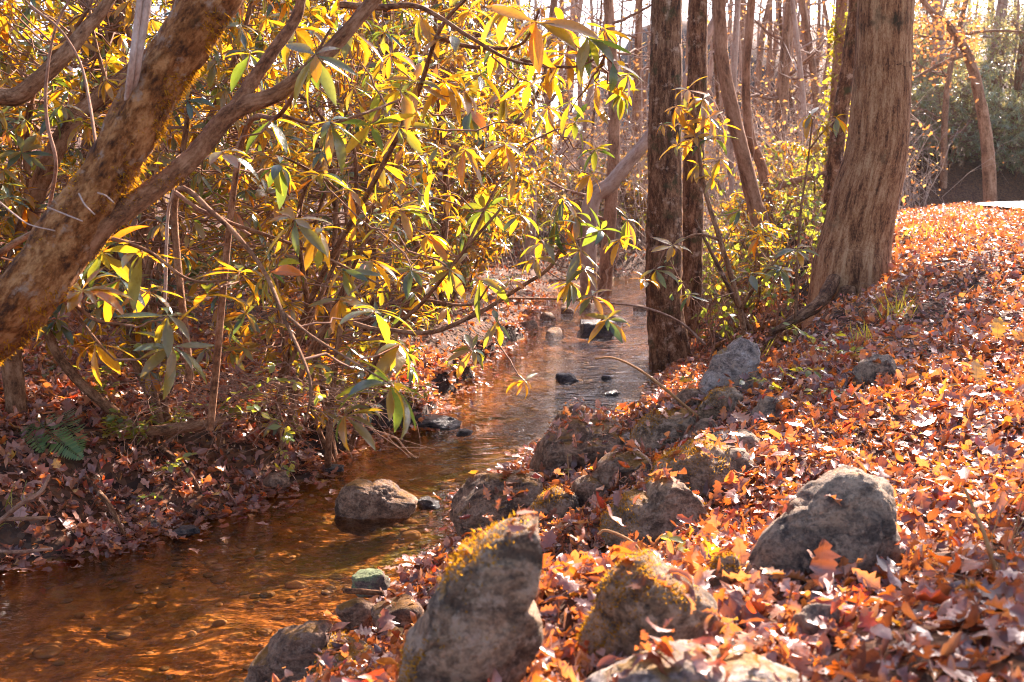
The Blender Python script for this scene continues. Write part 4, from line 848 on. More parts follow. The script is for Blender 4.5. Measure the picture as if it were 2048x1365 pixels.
spray('rhododendron', [[(700,900,6.5),(760,700,5.8),(850,600,5.2),(930,500,5.0),(1000,420,5.0)],[(930,500,5.0),(990,380,5.2),(1040,300,5.4),(1110,260,5.5)],[(850,600,5.2),(940,610,4.6),(980,570,4.4)]],[[12,10,8,7,5],[7,5,4,3],[6,5,3]],
  [(960,560,4.4,0.15),(860,470,5.0),(930,300,5.0,0.15),(1010,290,5.2,0.15),(1030,350,5.2,0.15),(1095,215,5.5,0.14),(1150,245,5.6,0.14),(870,350,5.0),(800,420,5.0),(970,420,5.2),(1040,430,5.4,0.14),(900,540,5.0),(820,540,5.0),(760,450,5.2),(760,330,5.2),(1190,300,5.8,0.13),(1180,350,5.8,0.13),(700,380,5.2),(640,350,5.0),(940,220,5.2)],
  'yellow rhododendron spray arching over the water in the picture centre', 205, 'near rhododendron sprays')
spray('rhododendron', [[(560,900,5.8),(640,665,5.2),(760,660,5.0),(860,665,4.8),(960,625,4.7),(1040,575,4.6),(1100,535,4.6),(1130,480,4.6)],[(1000,597,4.7),(1100,598,4.8),(1190,600,4.8)]],[[12,10,10,10,9,8,7,5],[5,4,3]],
  [(1112,445,4.6,0.14),(1160,500,4.6,0.14),(1200,462,4.7,0.13),(1085,485,4.6,0.13),(1150,430,4.7,0.13),(1185,592,4.6,0.13),(1215,640,4.5,0.11),(945,700,4.4,0.11),(995,645,4.4,0.11),(1048,762,4.3,0.08),(1170,540,4.6,0.12),(1125,400,4.7,0.12),(1240,480,4.8,0.12),(1070,520,4.6,0.12),(1140,565,4.6,0.11),(1255,440,4.9,0.12),(1020,560,4.6,0.11)],
  'dark teal leafed rhododendron branch reaching across the stream toward the streamside trunk', 206, 'near rhododendron sprays')
spray('rhododendron', [[(1500,720,6.2),(1475,600,6.2),(1440,480,6.2),(1410,380,6.3),(1395,280,6.4),(1385,190,6.5)],[(1480,620,6.2),(1520,560,6.0),(1570,500,5.9),(1600,460,5.9)],[(1440,480,6.2),(1390,470,6.1),(1330,500,6.0)]],[[12,11,10,9,7,5],[8,6,5,3],[6,5,3]],
  [(1312,540,6.0,0.15),(1345,492,6.0,0.13),(1376,180,6.5,0.15),(1405,200,6.5,0.14),(1425,275,6.4,0.14),(1390,275,6.4,0.13),(1352,215,6.4,0.12),(1440,320,6.4,0.12),(1372,240,6.5,0.13),(1418,235,6.4,0.14),(1395,330,6.4,0.13),(1445,250,6.5,0.12),(1355,290,6.4,0.12),(1425,355,6.3,0.12),(1325,250,6.6,0.10),(1290,560,6.0,0.12),(1480,420,6.4,0.12),(1520,470,6.0,0.12),(1560,540,5.9,0.11),(1500,548,5.8,0.13),(1592,500,5.8,0.12),(1380,590,6.0,0.10)],
  'spindly rhododendron on the right bank with leaf whorls in front of the streamside trunks', 207, 'small rhododendrons on the right bank')
spray('rhododendron', [[(1590,640,7.2),(1600,440,7.2),(1615,330,7.2),(1625,240,7.2)],[(1618,300,7.2),(1650,260,7.2),(1672,240,7.2)]],[[6,5,4,3],[4,3,2]],
  [(1622,232,7.2,0.15),(1672,236,7.2,0.13),(1645,250,7.2,0.10)], 'single tall sprig with two leaf whorls left of the massive trunk', 208, 'small rhododendrons on the right bank')

# shrubs on the far slope across the road
RS = np.random.default_rng(31); k = 0
for row,(Y,hh,n) in enumerate([(34,3.0,10),(38,4.0,11),(43,4.6,11)]):
    for px in np.linspace(1760,2280,n):
        p = P(px+RS.normal(0,14),380,Y+RS.normal(0,0.8))
        if road_d(p[0],p[1]) < RW+1.4: continue
        shrub('evergreen_shrub',p[0],p[1],hh*RS.uniform(0.8,1.2),1.5,1.2,170,0.19,
              ['pale sunlit evergreen shrub in the lowest row on the far slope','pale sunlit evergreen shrub in the middle row on the far slope','pale sunlit evergreen shrub in the top row on the far slope'][row],300+k,
              group=['lowest row of slope shrubs','middle row of slope shrubs','top row of slope shrubs'][row],mat='slope_leaf',nlo=6,nhi=9,lo=0.05,stems=4); k += 1
# an evergreen beyond the right frame edge, which shades the lower right corner
shrub('hemlock_tree',5.95,9.4,7.4,0.85,0.85,260,0.16,'evergreen tree standing beyond the right edge of the picture',401,group=None,lo=0.62,stems=5,cat='tree',spread=0.2,wig=0.15)

# ------------------------------------------------------------------ fallen leaves
def tris_of(objs):
    vs_, fs = [], []; n = 0
    dg = bpy.context.evaluated_depsgraph_get()
    for o in objs:
        me = o.data; m = o.matrix_basis
        vs_ += [m@v.co for v in me.vertices]; fs += [tuple(i+n for i in f.vertices) for f in me.polygons]; n += len(me.vertices)
    return bvhtree.BVHTree.FromPolygons(vs_, fs)
rock_bvh = tris_of(BV)
def scatter(seed, region, dens, lo, hi, lobed, name, label, keep_rock=0.35, cond=None, standing=0.36, st=9, lift=0.03):
    """leaves lying on ground and rocks; region = (Y0, Y1, margin in photo px)"""
    rng = np.random.default_rng(seed); Y0,Y1,mg = region
    w0 = (1024+mg)/F*Y1; n = int(2*w0*(Y1-Y0)*dens)
    x = rng.uniform(-w0,w0,n); y = rng.uniform(Y0,Y1,n); m = np.abs(x) < (1024+mg)/F*y+0.15; x,y=x[m],y[m]
    z = height(x,y); ok = (road_d(x,y) > RW+0.05+rng.exponential(0.2,len(x)))&(z>0.012)
    if cond is not None: ok &= cond(x,y,z,rng)
    x,y,z=x[ok],y[ok],z[ok]; n=len(x); nz=np.zeros((n,3)); nz[:,2]=1; keep=np.ones(n,bool)
    e=0.04; nz=unit(np.stack([-(height(x+e,y)-z)/e,-(height(x,y+e)-z)/e,np.ones(n)],-1))
    for i in range(n):
        h = rock_bvh.ray_cast(Vector((x[i],y[i],3)),Vector((0,0,-1)),3.2)
        if h[0] is not None and h[0].z > z[i]-0.02:
            if rng.random() > 0.42*max(0,h[1].z)**2: keep[i]=False
            z[i]=h[0].z; nz[i]=h[1]
    x,y,z,nz=x[keep],y[keep],z[keep],nz[keep]; n=len(x)
    keep=(nz[:,2]>0.84)|(rng.random(n)<0.45); x,y,z,nz=x[keep],y[keep],z[keep],nz[keep]; n=len(x)
    nr=unit(nz+rng.normal(0,standing,(n,3))); nr[:,2]=np.abs(nr[:,2]); az=rng.uniform(0,6.28,n)
    hd=unit(np.cross(nr,np.stack([np.cos(az),np.sin(az),np.zeros(n)],-1)))
    ln=rng.uniform(lo,hi,n)*rng.choice([0.4,0.6,0.85,1.0,1.2],n); b=np.stack([x,y,z+rng.exponential(lift,n)*0.6+0.004],-1)-hd*(ln*0.5)[:,None]
    tint=np.clip(rng.beta(1.05,1.4,n),0,1); mb=MB(); L1=rng.random(n)<lobed
    for s,sh in ((L1,'lobed'),(~L1,'ellipse')):
        k=s.sum()
        leaves(mb,b[s],hd[s],nr[s],ln[s],ln[s]*rng.uniform(0.55,0.85,k)*(1.0 if sh=='lobed' else 0.62),rng.normal(0,0.3,k),rng.normal(0,1.1,k),rng.normal(0.3,0.5,k),tint[s],st=st if sh=='lobed' else 6,shape=sh,rng=rng)
    o=mb.build(name,M['litter']); tag(o,label,'fallen leaves',kind='stuff'); return o
scatter(501,(1.2,5.5,750),1700,0.045,0.092,0.65,'leaf_litter','thick carpet of curled orange and brown leaves among the near rocks',cond=lambda x,y,z,r: x>xr(y)-0.2,st=11)
scatter(502,(5.5,13,450),1000,0.045,0.085,0.45,'leaf_litter','orange brown leaf carpet over the right bank up to the massive trunk',cond=lambda x,y,z,r: x>xr(y)-0.2,st=7)
scatter(503,(3.0,9,700),1250,0.055,0.095,0.5,'leaf_litter','dark brown and rust leaf carpet on the left bank',cond=lambda x,y,z,r: (x<xl(y)+0.1)&((z>0.02)),st=9)
scatter(504,(9,22,400),130,0.07,0.11,0.3,'leaf_litter','leaf carpet under the rhododendrons further up the left bank',cond=lambda x,y,z,r: x<xl(y)+0.1,st=7,standing=0.35)
scatter(505,(13,26,350),180,0.06,0.10,0.3,'leaf_litter','sunlit orange leaf carpet on the verge by the road',cond=lambda x,y,z,r: x>xr(y)-0.2,st=7,standing=0.35)

rg=np.random.default_rng(88); y=rg.uniform(3.2,17,16000)**1.0; sd_=rg.random(16000)<0.5; off=rg.exponential(0.10,16000)
x=np.where(sd_,xl(y)+off-0.08,xr(y)-off*0.5+0.05); deep=rg.random(16000)<0.5; keep=(off<0.5)&((y<11)|(rg.random(16000)<0.4))
x,y,deep=x[keep],y[keep],deep[keep]; n=len(x); hz_=height(x,y); z=np.where(deep|(hz_>0),hz_+0.008,0.006)
nr=unit(np.array([0,0,1.0])+rg.normal(0,0.16,(n,3))+(hz_>0)[:,None]*rg.normal(0,0.3,(n,3))); az=rg.uniform(0,6.28,n); hd=unit(np.cross(nr,np.stack([np.cos(az),np.sin(az),np.zeros(n)],-1))); ln=rg.uniform(0.045,0.09,n)
mb=MB(); leaves(mb,np.stack([x,y,z],-1),hd,nr,ln,ln*rg.uniform(0.5,0.8,n),rg.normal(0,0.1,n),rg.normal(0,0.4,n),rg.uniform(0,0.3,n),np.clip(rg.beta(1.2,1.6,n),0,1),st=9,shape='lobed',rng=rg)
tag(mb.build('wet_leaves',M['litter']),'wet leaves washed together along both water edges','fallen leaves',kind='stuff')
ico=bmesh.new(); bmesh.ops.create_icosphere(ico,subdivisions=2,radius=1.0); iv_=np.array([v.co[:] for v in ico.verts]); it_=np.array([[v.index for v in f.verts] for f in ico.faces]); ico.free()
n=1700; y=rg.uniform(3.0,16,n); u=rg.uniform(0.03,0.97,n); x=xl(y)*(1-u)+xr(y)*u; r_=np.exp(rg.normal(-4.15,0.5,n)); ax_=np.stack([r_*rg.uniform(0.8,1.5,n),r_*rg.uniform(0.8,1.4,n),r_*rg.uniform(0.3,0.6,n)],-1); a_=rg.uniform(0,6.28,n)
v=iv_[None]*ax_[:,None]*(1+0.12*np.sin(iv_[None]*3.1+a_[:,None,None]*5)); ca,sa=np.cos(a_)[:,None],np.sin(a_)[:,None]; v=np.stack([v[...,0]*ca-v[...,1]*sa,v[...,0]*sa+v[...,1]*ca,v[...,2]],-1)+np.stack([x,y,height(x,y)+r_*0.1],-1)[:,None]
mb=MB(); mb.add(v,None,(it_[None]+(np.arange(n)*len(iv_))[:,None,None]).reshape(-1,3)); tag(mb.build('pebbles',M['pebble']),'amber pebbles on the stream bed under the clear water','pebbles',kind='stuff')

# ------------------------------------------------------------------ small plants, twigs, single leaves
def one_leaf(px, py, Ldir, L, Wd, tint, label, name='fallen_leaf', shape='lobed', up=0.03, tilt=(0,-0.4,0.9), curl=-0.3, mat='litter', seed=0, pitch=0.1, st=13, fwd=0.0):
    rng=np.random.default_rng(900+seed); p=T(px,py); p=p+(np.array([0,0,CAMZ])-p)*fwd
    h=rock_bvh.ray_cast(Vector((p[0],p[1],3)),Vector((0,0,-1)),3.2)
    nr=unit(np.array([tilt],float)); hd=np.array([[Ldir[0],Ldir[1],Ldir[2]]],float); hd=unit(hd-nr*np.sum(hd*nr))
    mb=MB(); b=p+np.array([0,0,up])
    leaves(mb,b[None],hd,nr,np.array([L]),np.array([Wd]),np.array([pitch]),np.array([curl]),np.array([0.25]),np.array([tint]),st=st,shape=shape,rng=rng)
    s=unit(hd)[0]; tubes(mb,arc(b-s*L*0.3,b+s*L*0.1,0.004,5),np.full((1,5),0.0016),5)
    o=mb.build(name,M[mat],None,True,origin=b); tag(o,label,'leaf'); return o
one_leaf(1650,1185,(0.25,0.2,1),0.125,0.12,0.16,'upright rusty oak leaf leaning on the face of the large grey boulder',tilt=(0.45,-0.8,0.3),up=0.0,curl=0.9,pitch=-0.5,seed=1,fwd=0.08)
one_leaf(1665,1200,(-0.1,-0.6,0.4),0.14,0.11,0.86,'dull red oak leaf lying at the foot of the large grey boulder',seed=2,up=0.03,fwd=0.08)
one_leaf(1815,880,(0.9,0.5,0.2),0.17,0.075,0.66,'long smooth orange leaf on the shaded slope right of centre',shape='ellipse',seed=3,up=0.05)
one_leaf(1235,1105,(0.1,0.3,1),0.08,0.055,0.80,'red brown oval leaf standing between the dark faced boulder and the streaked one',shape='ellipse',tilt=(-0.2,-0.95,0.2),seed=4)
one_leaf(1990,720,(0.2,0.5,0.5),0.14,0.12,1.0,'bright yellow maple leaf glowing at the right edge of the picture',seed=5,up=0.10,tilt=(0,-0.8,0.5))
one_leaf(1950,790,(0.1,0.5,0.4),0.13,0.10,0.99,'yellow orange leaf just below the glowing yellow one',seed=6,up=0.05,tilt=(0.2,-0.8,0.5))
one_leaf(985,1330,(0.3,0.2,0.9),0.045,0.03,1.0,'small bright yellow leaf near the bottom edge on the slanting boulder',shape='ellipse',seed=7,up=0.06,tilt=(0,-0.9,0.4))
one_leaf(770,1320,(0.9,0.1,0.3),0.07,0.045,0.97,'golden oval leaf at the bottom edge right of the mossy boulder',shape='ellipse',seed=8,up=0.08)
one_leaf(1500,870,(-0.4,0.4,0.5),0.12,0.10,0.9,'dark red lobed leaf among orange ones behind the broad orange topped boulder',seed=9,up=0.05)
one_leaf(1160,1300,(0.5,0.3,0.3),0.13,0.10,0.15,'dark curled brown leaf in the hollow left of the rounded golden boulder',seed=10,up=0.06)
one_leaf(185,905,(0.4,0.1,0.5),0.05,0.03,0.88,'red leaf on the dark left bank right of the fern',shape='ellipse',seed=11,up=0.05,tilt=(0,-0.8,0.6))

def fern(lines, label, seed):
    lines=[[(a,b,float(T(a,b)[1])-0.10) for a,b,_ in q] for q in lines]; rng=np.random.default_rng(seed); p=P(*lines[0][0]); t=thing('fern',p,label,'fern',None)
    for q in lines:
        c=catmull(ctrl(q),30); L=np.linalg.norm(c[-1]-c[0]); mb=MB(); tubes(mb,c[None],np.linspace(0.0022,0.0008,30)[None],5)
        tg=unit(np.gradient(c,axis=0)); up_=np.array([0.1,-0.6,0.8]); s=unit(np.cross(tg,up_)); nr=unit(np.cross(s,tg))
        for sg in (1,-1):
            ii=np.arange(4,30); f=(ii-4)/25; ln=L*0.19*(1-f)**0.6+0.004
            leaves(mb,c[ii],unit(s[ii]*sg+tg[ii]*0.35),nr[ii]*sg,ln,np.full(len(ii),L*0.024),rng.normal(0.05,0.12,len(ii)),np.full(len(ii),-0.4),np.full(len(ii),0.15),rng.random(len(ii)),st=5,pet=0.0)
        part(mb,'frond',M['fern'],t)
fern([[(62,828,5.6),(95,862,5.5),(128,890,5.4),(165,918,5.3)],[(100,822,5.7),(128,850,5.6),(150,880,5.5),(160,908,5.4)],[(60,840,5.6),(70,875,5.5),(85,905,5.4)]],'green fern with sunlit fronds on the dark left bank',5)
fern([[(95,705,5.9),(72,725,5.8),(52,750,5.7)],[(90,712,5.9),(82,738,5.8),(80,762,5.7)]],'small fern under the lower part of the leaning mossy trunk',6)
def herb(pts, L, n, label, seed, cat='plant', name='seedling', mat='herb', stem='stalk', wd=0.55, group=None, tl=(0.2,0.9), sw=0.0018):
    """thin arching stems with pairs of oval leaves; pts = list of photo polylines (px,py,Y)"""
    rng=np.random.default_rng(seed); b0=P(*pts[0][0]); t=thing(name,b0,label,cat,group); ms=MB(); ml=MB()
    for q in pts:
        c=catmull(ctrl(q),24); tubes(ms,c[None],(np.linspace(1.3,0.6,24)*sw)[None],5)
        k=rng.integers(6,24,n); az=rng.uniform(0,6.28,n); tg=unit(np.gradient(c,axis=0))[k]
        hd=unit(np.stack([np.cos(az),np.sin(az),rng.normal(0.05,0.25,n)],-1)+tg*0.3); nr=unit(np.array([0,0,1.0])+rng.normal(0,0.35,(n,3))); nr=unit(nr-hd*np.sum(nr*hd,1,keepdims=True))
        ln=L*rng.uniform(0.6,1.15,n); leaves(ml,c[k],hd,nr,ln,ln*wd*rng.uniform(0.8,1.1,n),rng.normal(-0.1,0.25,n),rng.normal(-0.4,0.3,n),rng.uniform(0,0.35,n),rng.uniform(tl[0],tl[1],n),st=6)
    part(ms,'stems',M[stem],t); part(ml,'leaves',M[mat],t); return t
LB='leafy sprigs on the left bank'
herb([[(400,860,5.2),(470,790,5.0),(560,760,4.9),(640,790,4.8)],[(420,850,5.2),(500,820,5.0),(560,850,4.8),(580,880,4.7)],[(430,840,5.3),(520,740,5.2),(610,730,5.1),(680,760,5.0)]],0.062,26,'arching leafy sprig over the dark hollow of the left bank',21,group=LB,stem='twig')
herb([[(300,960,4.9),(350,925,4.7),(390,905,4.6)],[(300,960,4.9),(330,930,4.7),(375,935,4.6)]],0.05,9,'sprig of glinting oval leaves low on the left bank',22,group=LB,stem='twig')
herb([[(260,1010,4.7),(300,990,4.5),(330,1000,4.4)]],0.05,8,'small green sprig in leaves at the left water edge',23,group=LB,stem='twig')
herb([[(520,930,5.6),(560,900,5.4),(590,940,5.2)],[(530,930,5.6),(575,940,5.3),(600,975,5.1)]],0.045,9,'drooping sprig where the left bank juts out',24,group=LB,stem='twig')
herb([[(680,760,6.5),(700,700,6.4),(760,690,6.2),(800,720,6.1)],[(690,760,6.5),(640,720,6.4),(590,710,6.3)]],0.06,18,'leafy sprig along the left bank below the centre leaves',25,group=LB,stem='twig')
herb([[(230,740,5.8),(240,700,5.7),(300,690,5.6)],[(240,740,5.8),(210,700,5.7)]],0.055,10,'green sprig in the leaf carpet right of the leaning trunk foot',26,group=LB,stem='twig')
herb([[(440,730,6.6),(470,680,6.5),(540,670,6.4)],[(450,730,6.6),(500,700,6.4),(560,720,6.3)]],0.06,22,'low sprig with glinting leaves in the middle of the left bank',27,group=LB,stem='twig')
rs=np.random.default_rng(64)
for k in range(40):
    px,py=rs.uniform(100,960),rs.uniform(610,900); q=T(px,py)
    if q[0] > xl(q[1])-0.05 or q[1] > 12: continue
    Y=q[1]; herb([[(px,py,Y),(px+rs.normal(0,18),py-rs.uniform(20,40),Y-0.05),(px+rs.normal(0,50),py-rs.uniform(25,55),Y-0.1)] for _ in range(4)],0.055,11,'low leafy sprig, one of many alike scattered in the left bank leaf carpet',600+k,group='scattered low sprigs on the left bank',stem='twig')
RG='seedlings on the right bank'
herb([[(1640,720,5.6),(1650,690,5.5),(1690,660,5.4)],[(1640,720,5.6),(1620,680,5.5),(1580,650,5.4)],[(1650,720,5.6),(1700,700,5.4),(1730,720,5.3)]],0.055,16,'seedlings with white glinting leaves in front of the massive trunk',31,group=RG)
herb([[(1560,790,5.0),(1570,750,4.9),(1640,740,4.8)],[(1560,790,5.0),(1530,760,4.9),(1480,765,4.8)],[(1580,800,4.9),(1640,780,4.8),(1700,790,4.7)]],0.055,16,'low seedlings above the small half buried grey rock',32,group=RG)
herb([[(1350,1110,2.9),(1345,1085,2.85),(1335,1075,2.8)],[(1350,1110,2.9),(1355,1095,2.85)]],0.05,4,'white glinting seedling right of the slanting boulder',33,group=RG)
herb([[(1137,960,3.7),(1136,930,3.7),(1135,908,3.7)]],0.03,5,'tiny upright seedling on the square brown block',34,group=RG)
herb([[(1420,800,5.6),(1400,770,5.5),(1360,755,5.4)],[(1420,800,5.6),(1440,790,5.5)]],0.05,6,'sprig with yellow leaves beside the mossy rock under the slab',35,group=RG)
herb([[(1610,1290,2.3),(1600,1260,2.25)],[(1090,1340,2.3),(1095,1310,2.25)]],0.03,4,'small pale seedlings in the near leaves at the bottom edge',36,group=RG)
def grass(px, py, n, h, label, seed, tint=(0.4,1.0), spread=0.06):
    rng=np.random.default_rng(seed); p=T(px,py); x=p[0]+rng.normal(0,spread,n); y=p[1]+rng.normal(0,spread,n); b=np.stack([x,y,height(x,y)],-1)
    az=rng.uniform(0,6.28,n); hd=unit(np.stack([np.cos(az)*0.5,np.sin(az)*0.5,np.ones(n)],-1)); nr=unit(np.cross(hd,rng.normal(0,1,(n,3))))
    mb=MB(); leaves(mb,b,hd,nr,h*rng.uniform(0.5,1.1,n),np.full(n,0.006),np.zeros(n),rng.normal(0,0.9,n),np.full(n,0.2),rng.uniform(tint[0],tint[1],n),st=7,pet=0.0)
    o=mb.build('grass_tuft',M['herb'],None,True,origin=p); tag(o,label,'grass'); return o
grass(1790,640,40,0.22,'yellow green grass tuft on the shaded slope below the massive trunk',41)
grass(1510,735,26,0.30,'long yellow grass blades beside the pale pointed rock',42)
grass(1840,475,60,0.22,'sunlit grass at the right foot of the massive trunk',43,spread=0.25)
grass(1720,690,24,0.16,'thin grass tuft above the lone grey rock',44)
grass(25,1030,14,0.16,'grass blades at the left edge by the water',45)
def edge_root(px, py, px2, py2, r0, label, seed):
    p,q=T(px,py),G(px2,py2,0.02); m=p*0.5+q*0.5+np.array([0.05,-0.12,0.06]); t=thing('exposed_root',p,label,'root','roots in the cut bank')
    mb=MB(); tube(mb,[p+np.array([0,0.1,-0.03]),p+np.array([0,-0.05,0.02]),m,q+np.array([0,0,-0.05])],[r0*1.2,r0,r0*0.8,r0*0.4],8,26,0.25,0.1,seed); part(mb,'root',M['bark_dark'],t)
for k,(a,b,c,d,w_,l) in enumerate([(560,790,620,890,0.022,'root bending down the dark hollow above the jutting bank'),(640,780,690,880,0.018,'root left of the lowest hanging leaf whorl'),(720,770,760,860,0.016,'root behind the lowest hanging leaf whorl'),
    (330,900,420,1010,0.02,'root under the weathered log'),(180,960,260,1080,0.018,'root running to the water left of the grey edge stone'),(810,760,850,820,0.014,'root above the shiny edged slab')]): edge_root(a,b,c,d,w_,l,k*1.7)
for k,(pts,l) in enumerate([([(1660,600,7.9),(1600,650,7.5),(1555,690,7.2),(1500,720,6.9)],'mossy root running from the massive trunk down to the pale pointed rock'),([(1590,640,7.9),(1520,660,7.7),(1450,690,7.5),(1400,700,7.4)],'low root reaching toward the foot of the streamside trunk'),([(1640,560,8.4),(1570,590,8.3),(1500,610,8.2)],'root left of the massive trunk in the leafy undergrowth')]):
    q=[T(a,b) for a,b,_ in pts]; q=[p+np.array([0,-0.02,0.03 if 0<i<len(q)-1 else -0.05]) for i,p in enumerate(q)]; t=thing('exposed_root',q[0],l,'root','roots under the massive trunk')
    mb=MB(); tube(mb,q,[0.06,0.05,0.035,0.015][:len(q)],12,50,0.3,0.15,k+4.0); part(mb,'root',M['bark_mossy'],t)
# dry stalks and twigs
def stick(pts, wpx, label, name='twig', mat='twig', cat='twig', group=None, side=()):
    q=ctrl(pts); t=thing(name,q[0],label,cat,group); mb=MB()
    tube(mb,q,[w_*0.5*p[2]/F for w_,p in zip(wpx,pts)],8,44,0.15,0.08,pts[0][0]*0.1); part(mb,'stem',M[mat],t)
    for s in side:
        mb=MB(); tube(mb,ctrl(s),[0.0035,0.003,0.0015],6,20,0.1,0.1,s[0][0]*0.1); part(mb,'side_shoot',M[mat],t)
    return t
stick([(1420,850,5.0),(1380,820,5.0),(1320,770,4.9),(1270,735,4.8),(1225,716,4.8),(1190,718,4.8)],[7,6,6,5,4,3],'tan dry stem arching out over the blue water',mat='stalk')
stick([(1000,597,4.7),(1090,598,5.2),(1190,604,5.6),(1290,616,6.4),(1360,645,6.9),(1410,690,7.0)],[3,3.5,4,4.5,5,6],'long thin brown branch stretched level across the stream in front of the streamside trunk',mat='twig')
stick([(1500,660,6.4),(1470,600,6.4),(1440,540,6.5),(1420,500,6.6),(1390,440,6.8)],[12,10,9,7,5],'dark bare sapling stem right of the streamside trunk',mat='bark_dark',side=[[(1470,600,6.4),(1430,590,6.4),(1390,600,6.4)],[(1440,540,6.5),(1480,500,6.5),(1500,440,6.6)]])
stick([(1530,390,14),(1570,368,14),(1615,356,14),(1670,344,14)],[10,14,13,11],'fallen limb lying behind the left side of the massive trunk','fallen_limb','bark_grey','branch')
stick([(300,862,5.6),(345,858,5.5),(400,850,5.5),(452,838,5.6)],[22,24,22,14],'weathered log lying on the dark left bank above the hollow','fallen_log','bark_limb','log')
stick([(-20,1040,4.5),(40,1038,4.4),(95,1036,4.4)],[9,9,8],'straight grey stick by the water at the left edge',mat='bark_grey',group='sticks at the left water edge')
stick([(-20,1060,4.3),(40,1010,4.3),(80,985,4.35),(100,950,4.4)],[10,10,9,6],'crooked bare stick curving up beside the straight grey one',mat='twig',group='sticks at the left water edge')
stick([(-20,1102,4.2),(40,1104,4.15),(105,1098,4.15)],[7,8,6],'thin stick below the crooked one, near the water',mat='twig',group='sticks at the left water edge')
stick([(690,1182,3.9),(730,1184,3.8),(765,1186,3.75)],[12,12,10],'short dark stick lying under the lichen capped rock',mat='bark_dark')
stick([(1300,1150,2.7),(1270,1090,2.75),(1215,1062,2.8),(1195,1070,2.8)],[7,6,6,5],'curved tan stem arching between the dark faced boulder and the streaked one',mat='stalk')
stick([(1990,1140,2.2),(1965,1060,2.2),(1930,980,2.25)],[9,8,6],'tan dry stalk standing in the shaded leaves at the right',mat='stalk')
stick([(1720,1190,2.2),(1000,1345,2.0),(940,1352,2.0),(880,1322,2.1)][1:],[9,8,5],'bent tan stem near the bottom edge on the slanting boulder',mat='stalk')
stick([(655,1255,3.3),(648,1280,3.2),(640,1300,3.2)],[16,18,14],'short blue grey piece of branch between the two bottom edge boulders','broken_branch','bark_pale','branch')
for k,q in enumerate([[(0,405,3.0),(30,430,3.0),(60,450,2.95),(110,462,2.9)],[(95,415,2.9),(120,425,2.9),(165,443,2.85)],[(195,386,2.95),(212,392,2.95),(228,406,2.95)],[(158,388,2.95),(170,410,2.9),(190,430,2.9)]]):
    stick(q,[3.5,3,2.5,2][:len(q)],['pale twig end at the left edge in front of the leaning trunk','pale horizontal twig across the lower part of the leaning trunk','short pale twig sticking out right of the leaning trunk','pale bent twig in front of the leaning trunk middle'][k],mat='twig_pale',group='pale twigs on the leaning trunk')
stick([(95,430,3.6),(112,330,3.5),(95,250,3.5),(92,170,3.5),(110,60,3.5),(150,-20,3.5)],[8,7,7,6,5,5],'winding bare stem left of the leaning mossy trunk',mat='twig')
stick([(200,345,3.1),(178,200,3.3),(160,125,3.4),(120,60,3.4),(60,10,3.4),(20,-30,3.4)],[7,6,5,5,4,3],'thin stem curving up to the top left corner',mat='twig')
stick([(330,600,3.9),(335,440,3.8),(345,390,3.7),(352,350,3.7)],[7,6,5,4],'crooked pale twig hanging below the crossing branch',mat='twig_pale')
stick([(350,385,3.6),(400,420,3.6),(450,440,3.6),(500,470,3.6)],[9,8,7,5],'reddish twig running down right from the crossing branch',mat='twig')
rg=np.random.default_rng(78); n=420; y=rg.uniform(1.6,11,n); x=xr(y)+rg.uniform(0.1,3.2,n); a_=rg.uniform(0,6.28,n); l_=rg.uniform(0.04,0.22,n); d=np.stack([np.cos(a_)*l_,np.sin(a_)*l_,rg.normal(0.01,0.03,n)],-1); b=np.stack([x,y,height(x,y)+0.025],-1)
mb=MB(); tubes(mb,arc(b,b+d,rg.uniform(0,0.02,n),6,0.05,rg),np.full((n,6),0.0017)*np.linspace(1.2,0.6,6)*rg.uniform(0.6,1.8,(n,1)),5); tag(mb.build('fallen_twigs',M['twig']),'bits of twig strewn over the leaf carpet of the right bank','twigs',kind='stuff')
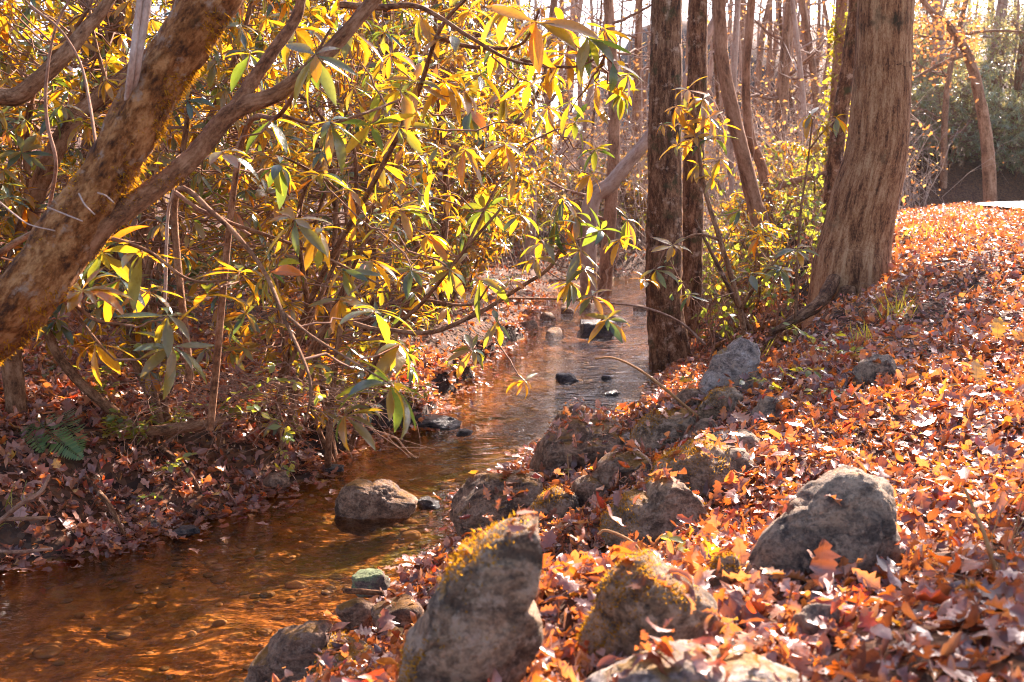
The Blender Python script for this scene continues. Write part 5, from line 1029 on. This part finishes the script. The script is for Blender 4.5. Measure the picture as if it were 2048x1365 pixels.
rg=np.random.default_rng(77)
for k,(px,py,lab) in enumerate([(1745,640,'dry weed stalks on the shaded slope below the massive trunk'),(1820,600,'dry weed stalks beside the grass tuft on the slope'),(1700,560,'dry weed stalks against the foot of the massive trunk'),(1760,900,'dry weed stalks above the large grey boulder'),(2010,1150,'blurred dry weed stalks at the right edge'),(1580,620,'dry weed stalks over the roots of the massive trunk')]):
    p=T(px,py); t=thing('weed_stalks',p,lab,'weed','dry weeds on the right bank'); n=9; a=p+np.c_[rg.normal(0,0.06,(n,2)),np.full(n,-0.02)]; hgt=rg.uniform(0.12,0.34,n)
    b=a+np.c_[rg.normal(0,0.09,(n,2)),hgt]; mb=MB(); tubes(mb,arc(a,b,hgt*0.05,7,0.03,rg),np.full((n,7),0.0016)*np.linspace(1.2,0.6,7),5); part(mb,'stems',M['stalk'],t)
# fine bare twigs hanging over the dark hollow of the left bank
t=thing('hanging_twigs',T(480,800),'curtain of fine bare twigs hanging over the dark hollow of the left bank','twigs'); n=85
a=P(rg.uniform(200,860,n),rg.uniform(720,800,n),rg.uniform(5.2,6.0,n)); b=P(rg.uniform(200,880,n),rg.uniform(800,930,n),rg.uniform(4.9,5.5,n))
mb=MB(); tubes(mb,arc(a,b,rg.uniform(0,0.12,n),9,0.03,rg),np.full((n,9),0.0018)*np.linspace(1.2,0.6,9),4); part(mb,'stems',M['twig'],t); t['kind']='stuff'

# air: the far woods fade to a pale veil
bm=bmesh.new(); bmesh.ops.create_cube(bm,size=1.0); me=bpy.data.meshes.new('haze'); bm.to_mesh(me); bm.free()
hz=bpy.data.objects.new('haze',me); COL.objects.link(hz); hz.scale=(310,250,32); hz.location=(0,100,13.5); tag(hz,kind='stuff')
m,nt,out=new_mat('haze'); v=N(nt,'ShaderNodeVolumePrincipled'); v.inputs['Color'].default_value=(0.97,0.93,0.90,1); v.inputs['Density'].default_value=HAZE; v.inputs['Anisotropy'].default_value=0.2
nt.links.new(v.outputs[0],out.inputs['Volume']); me.materials.append(m)
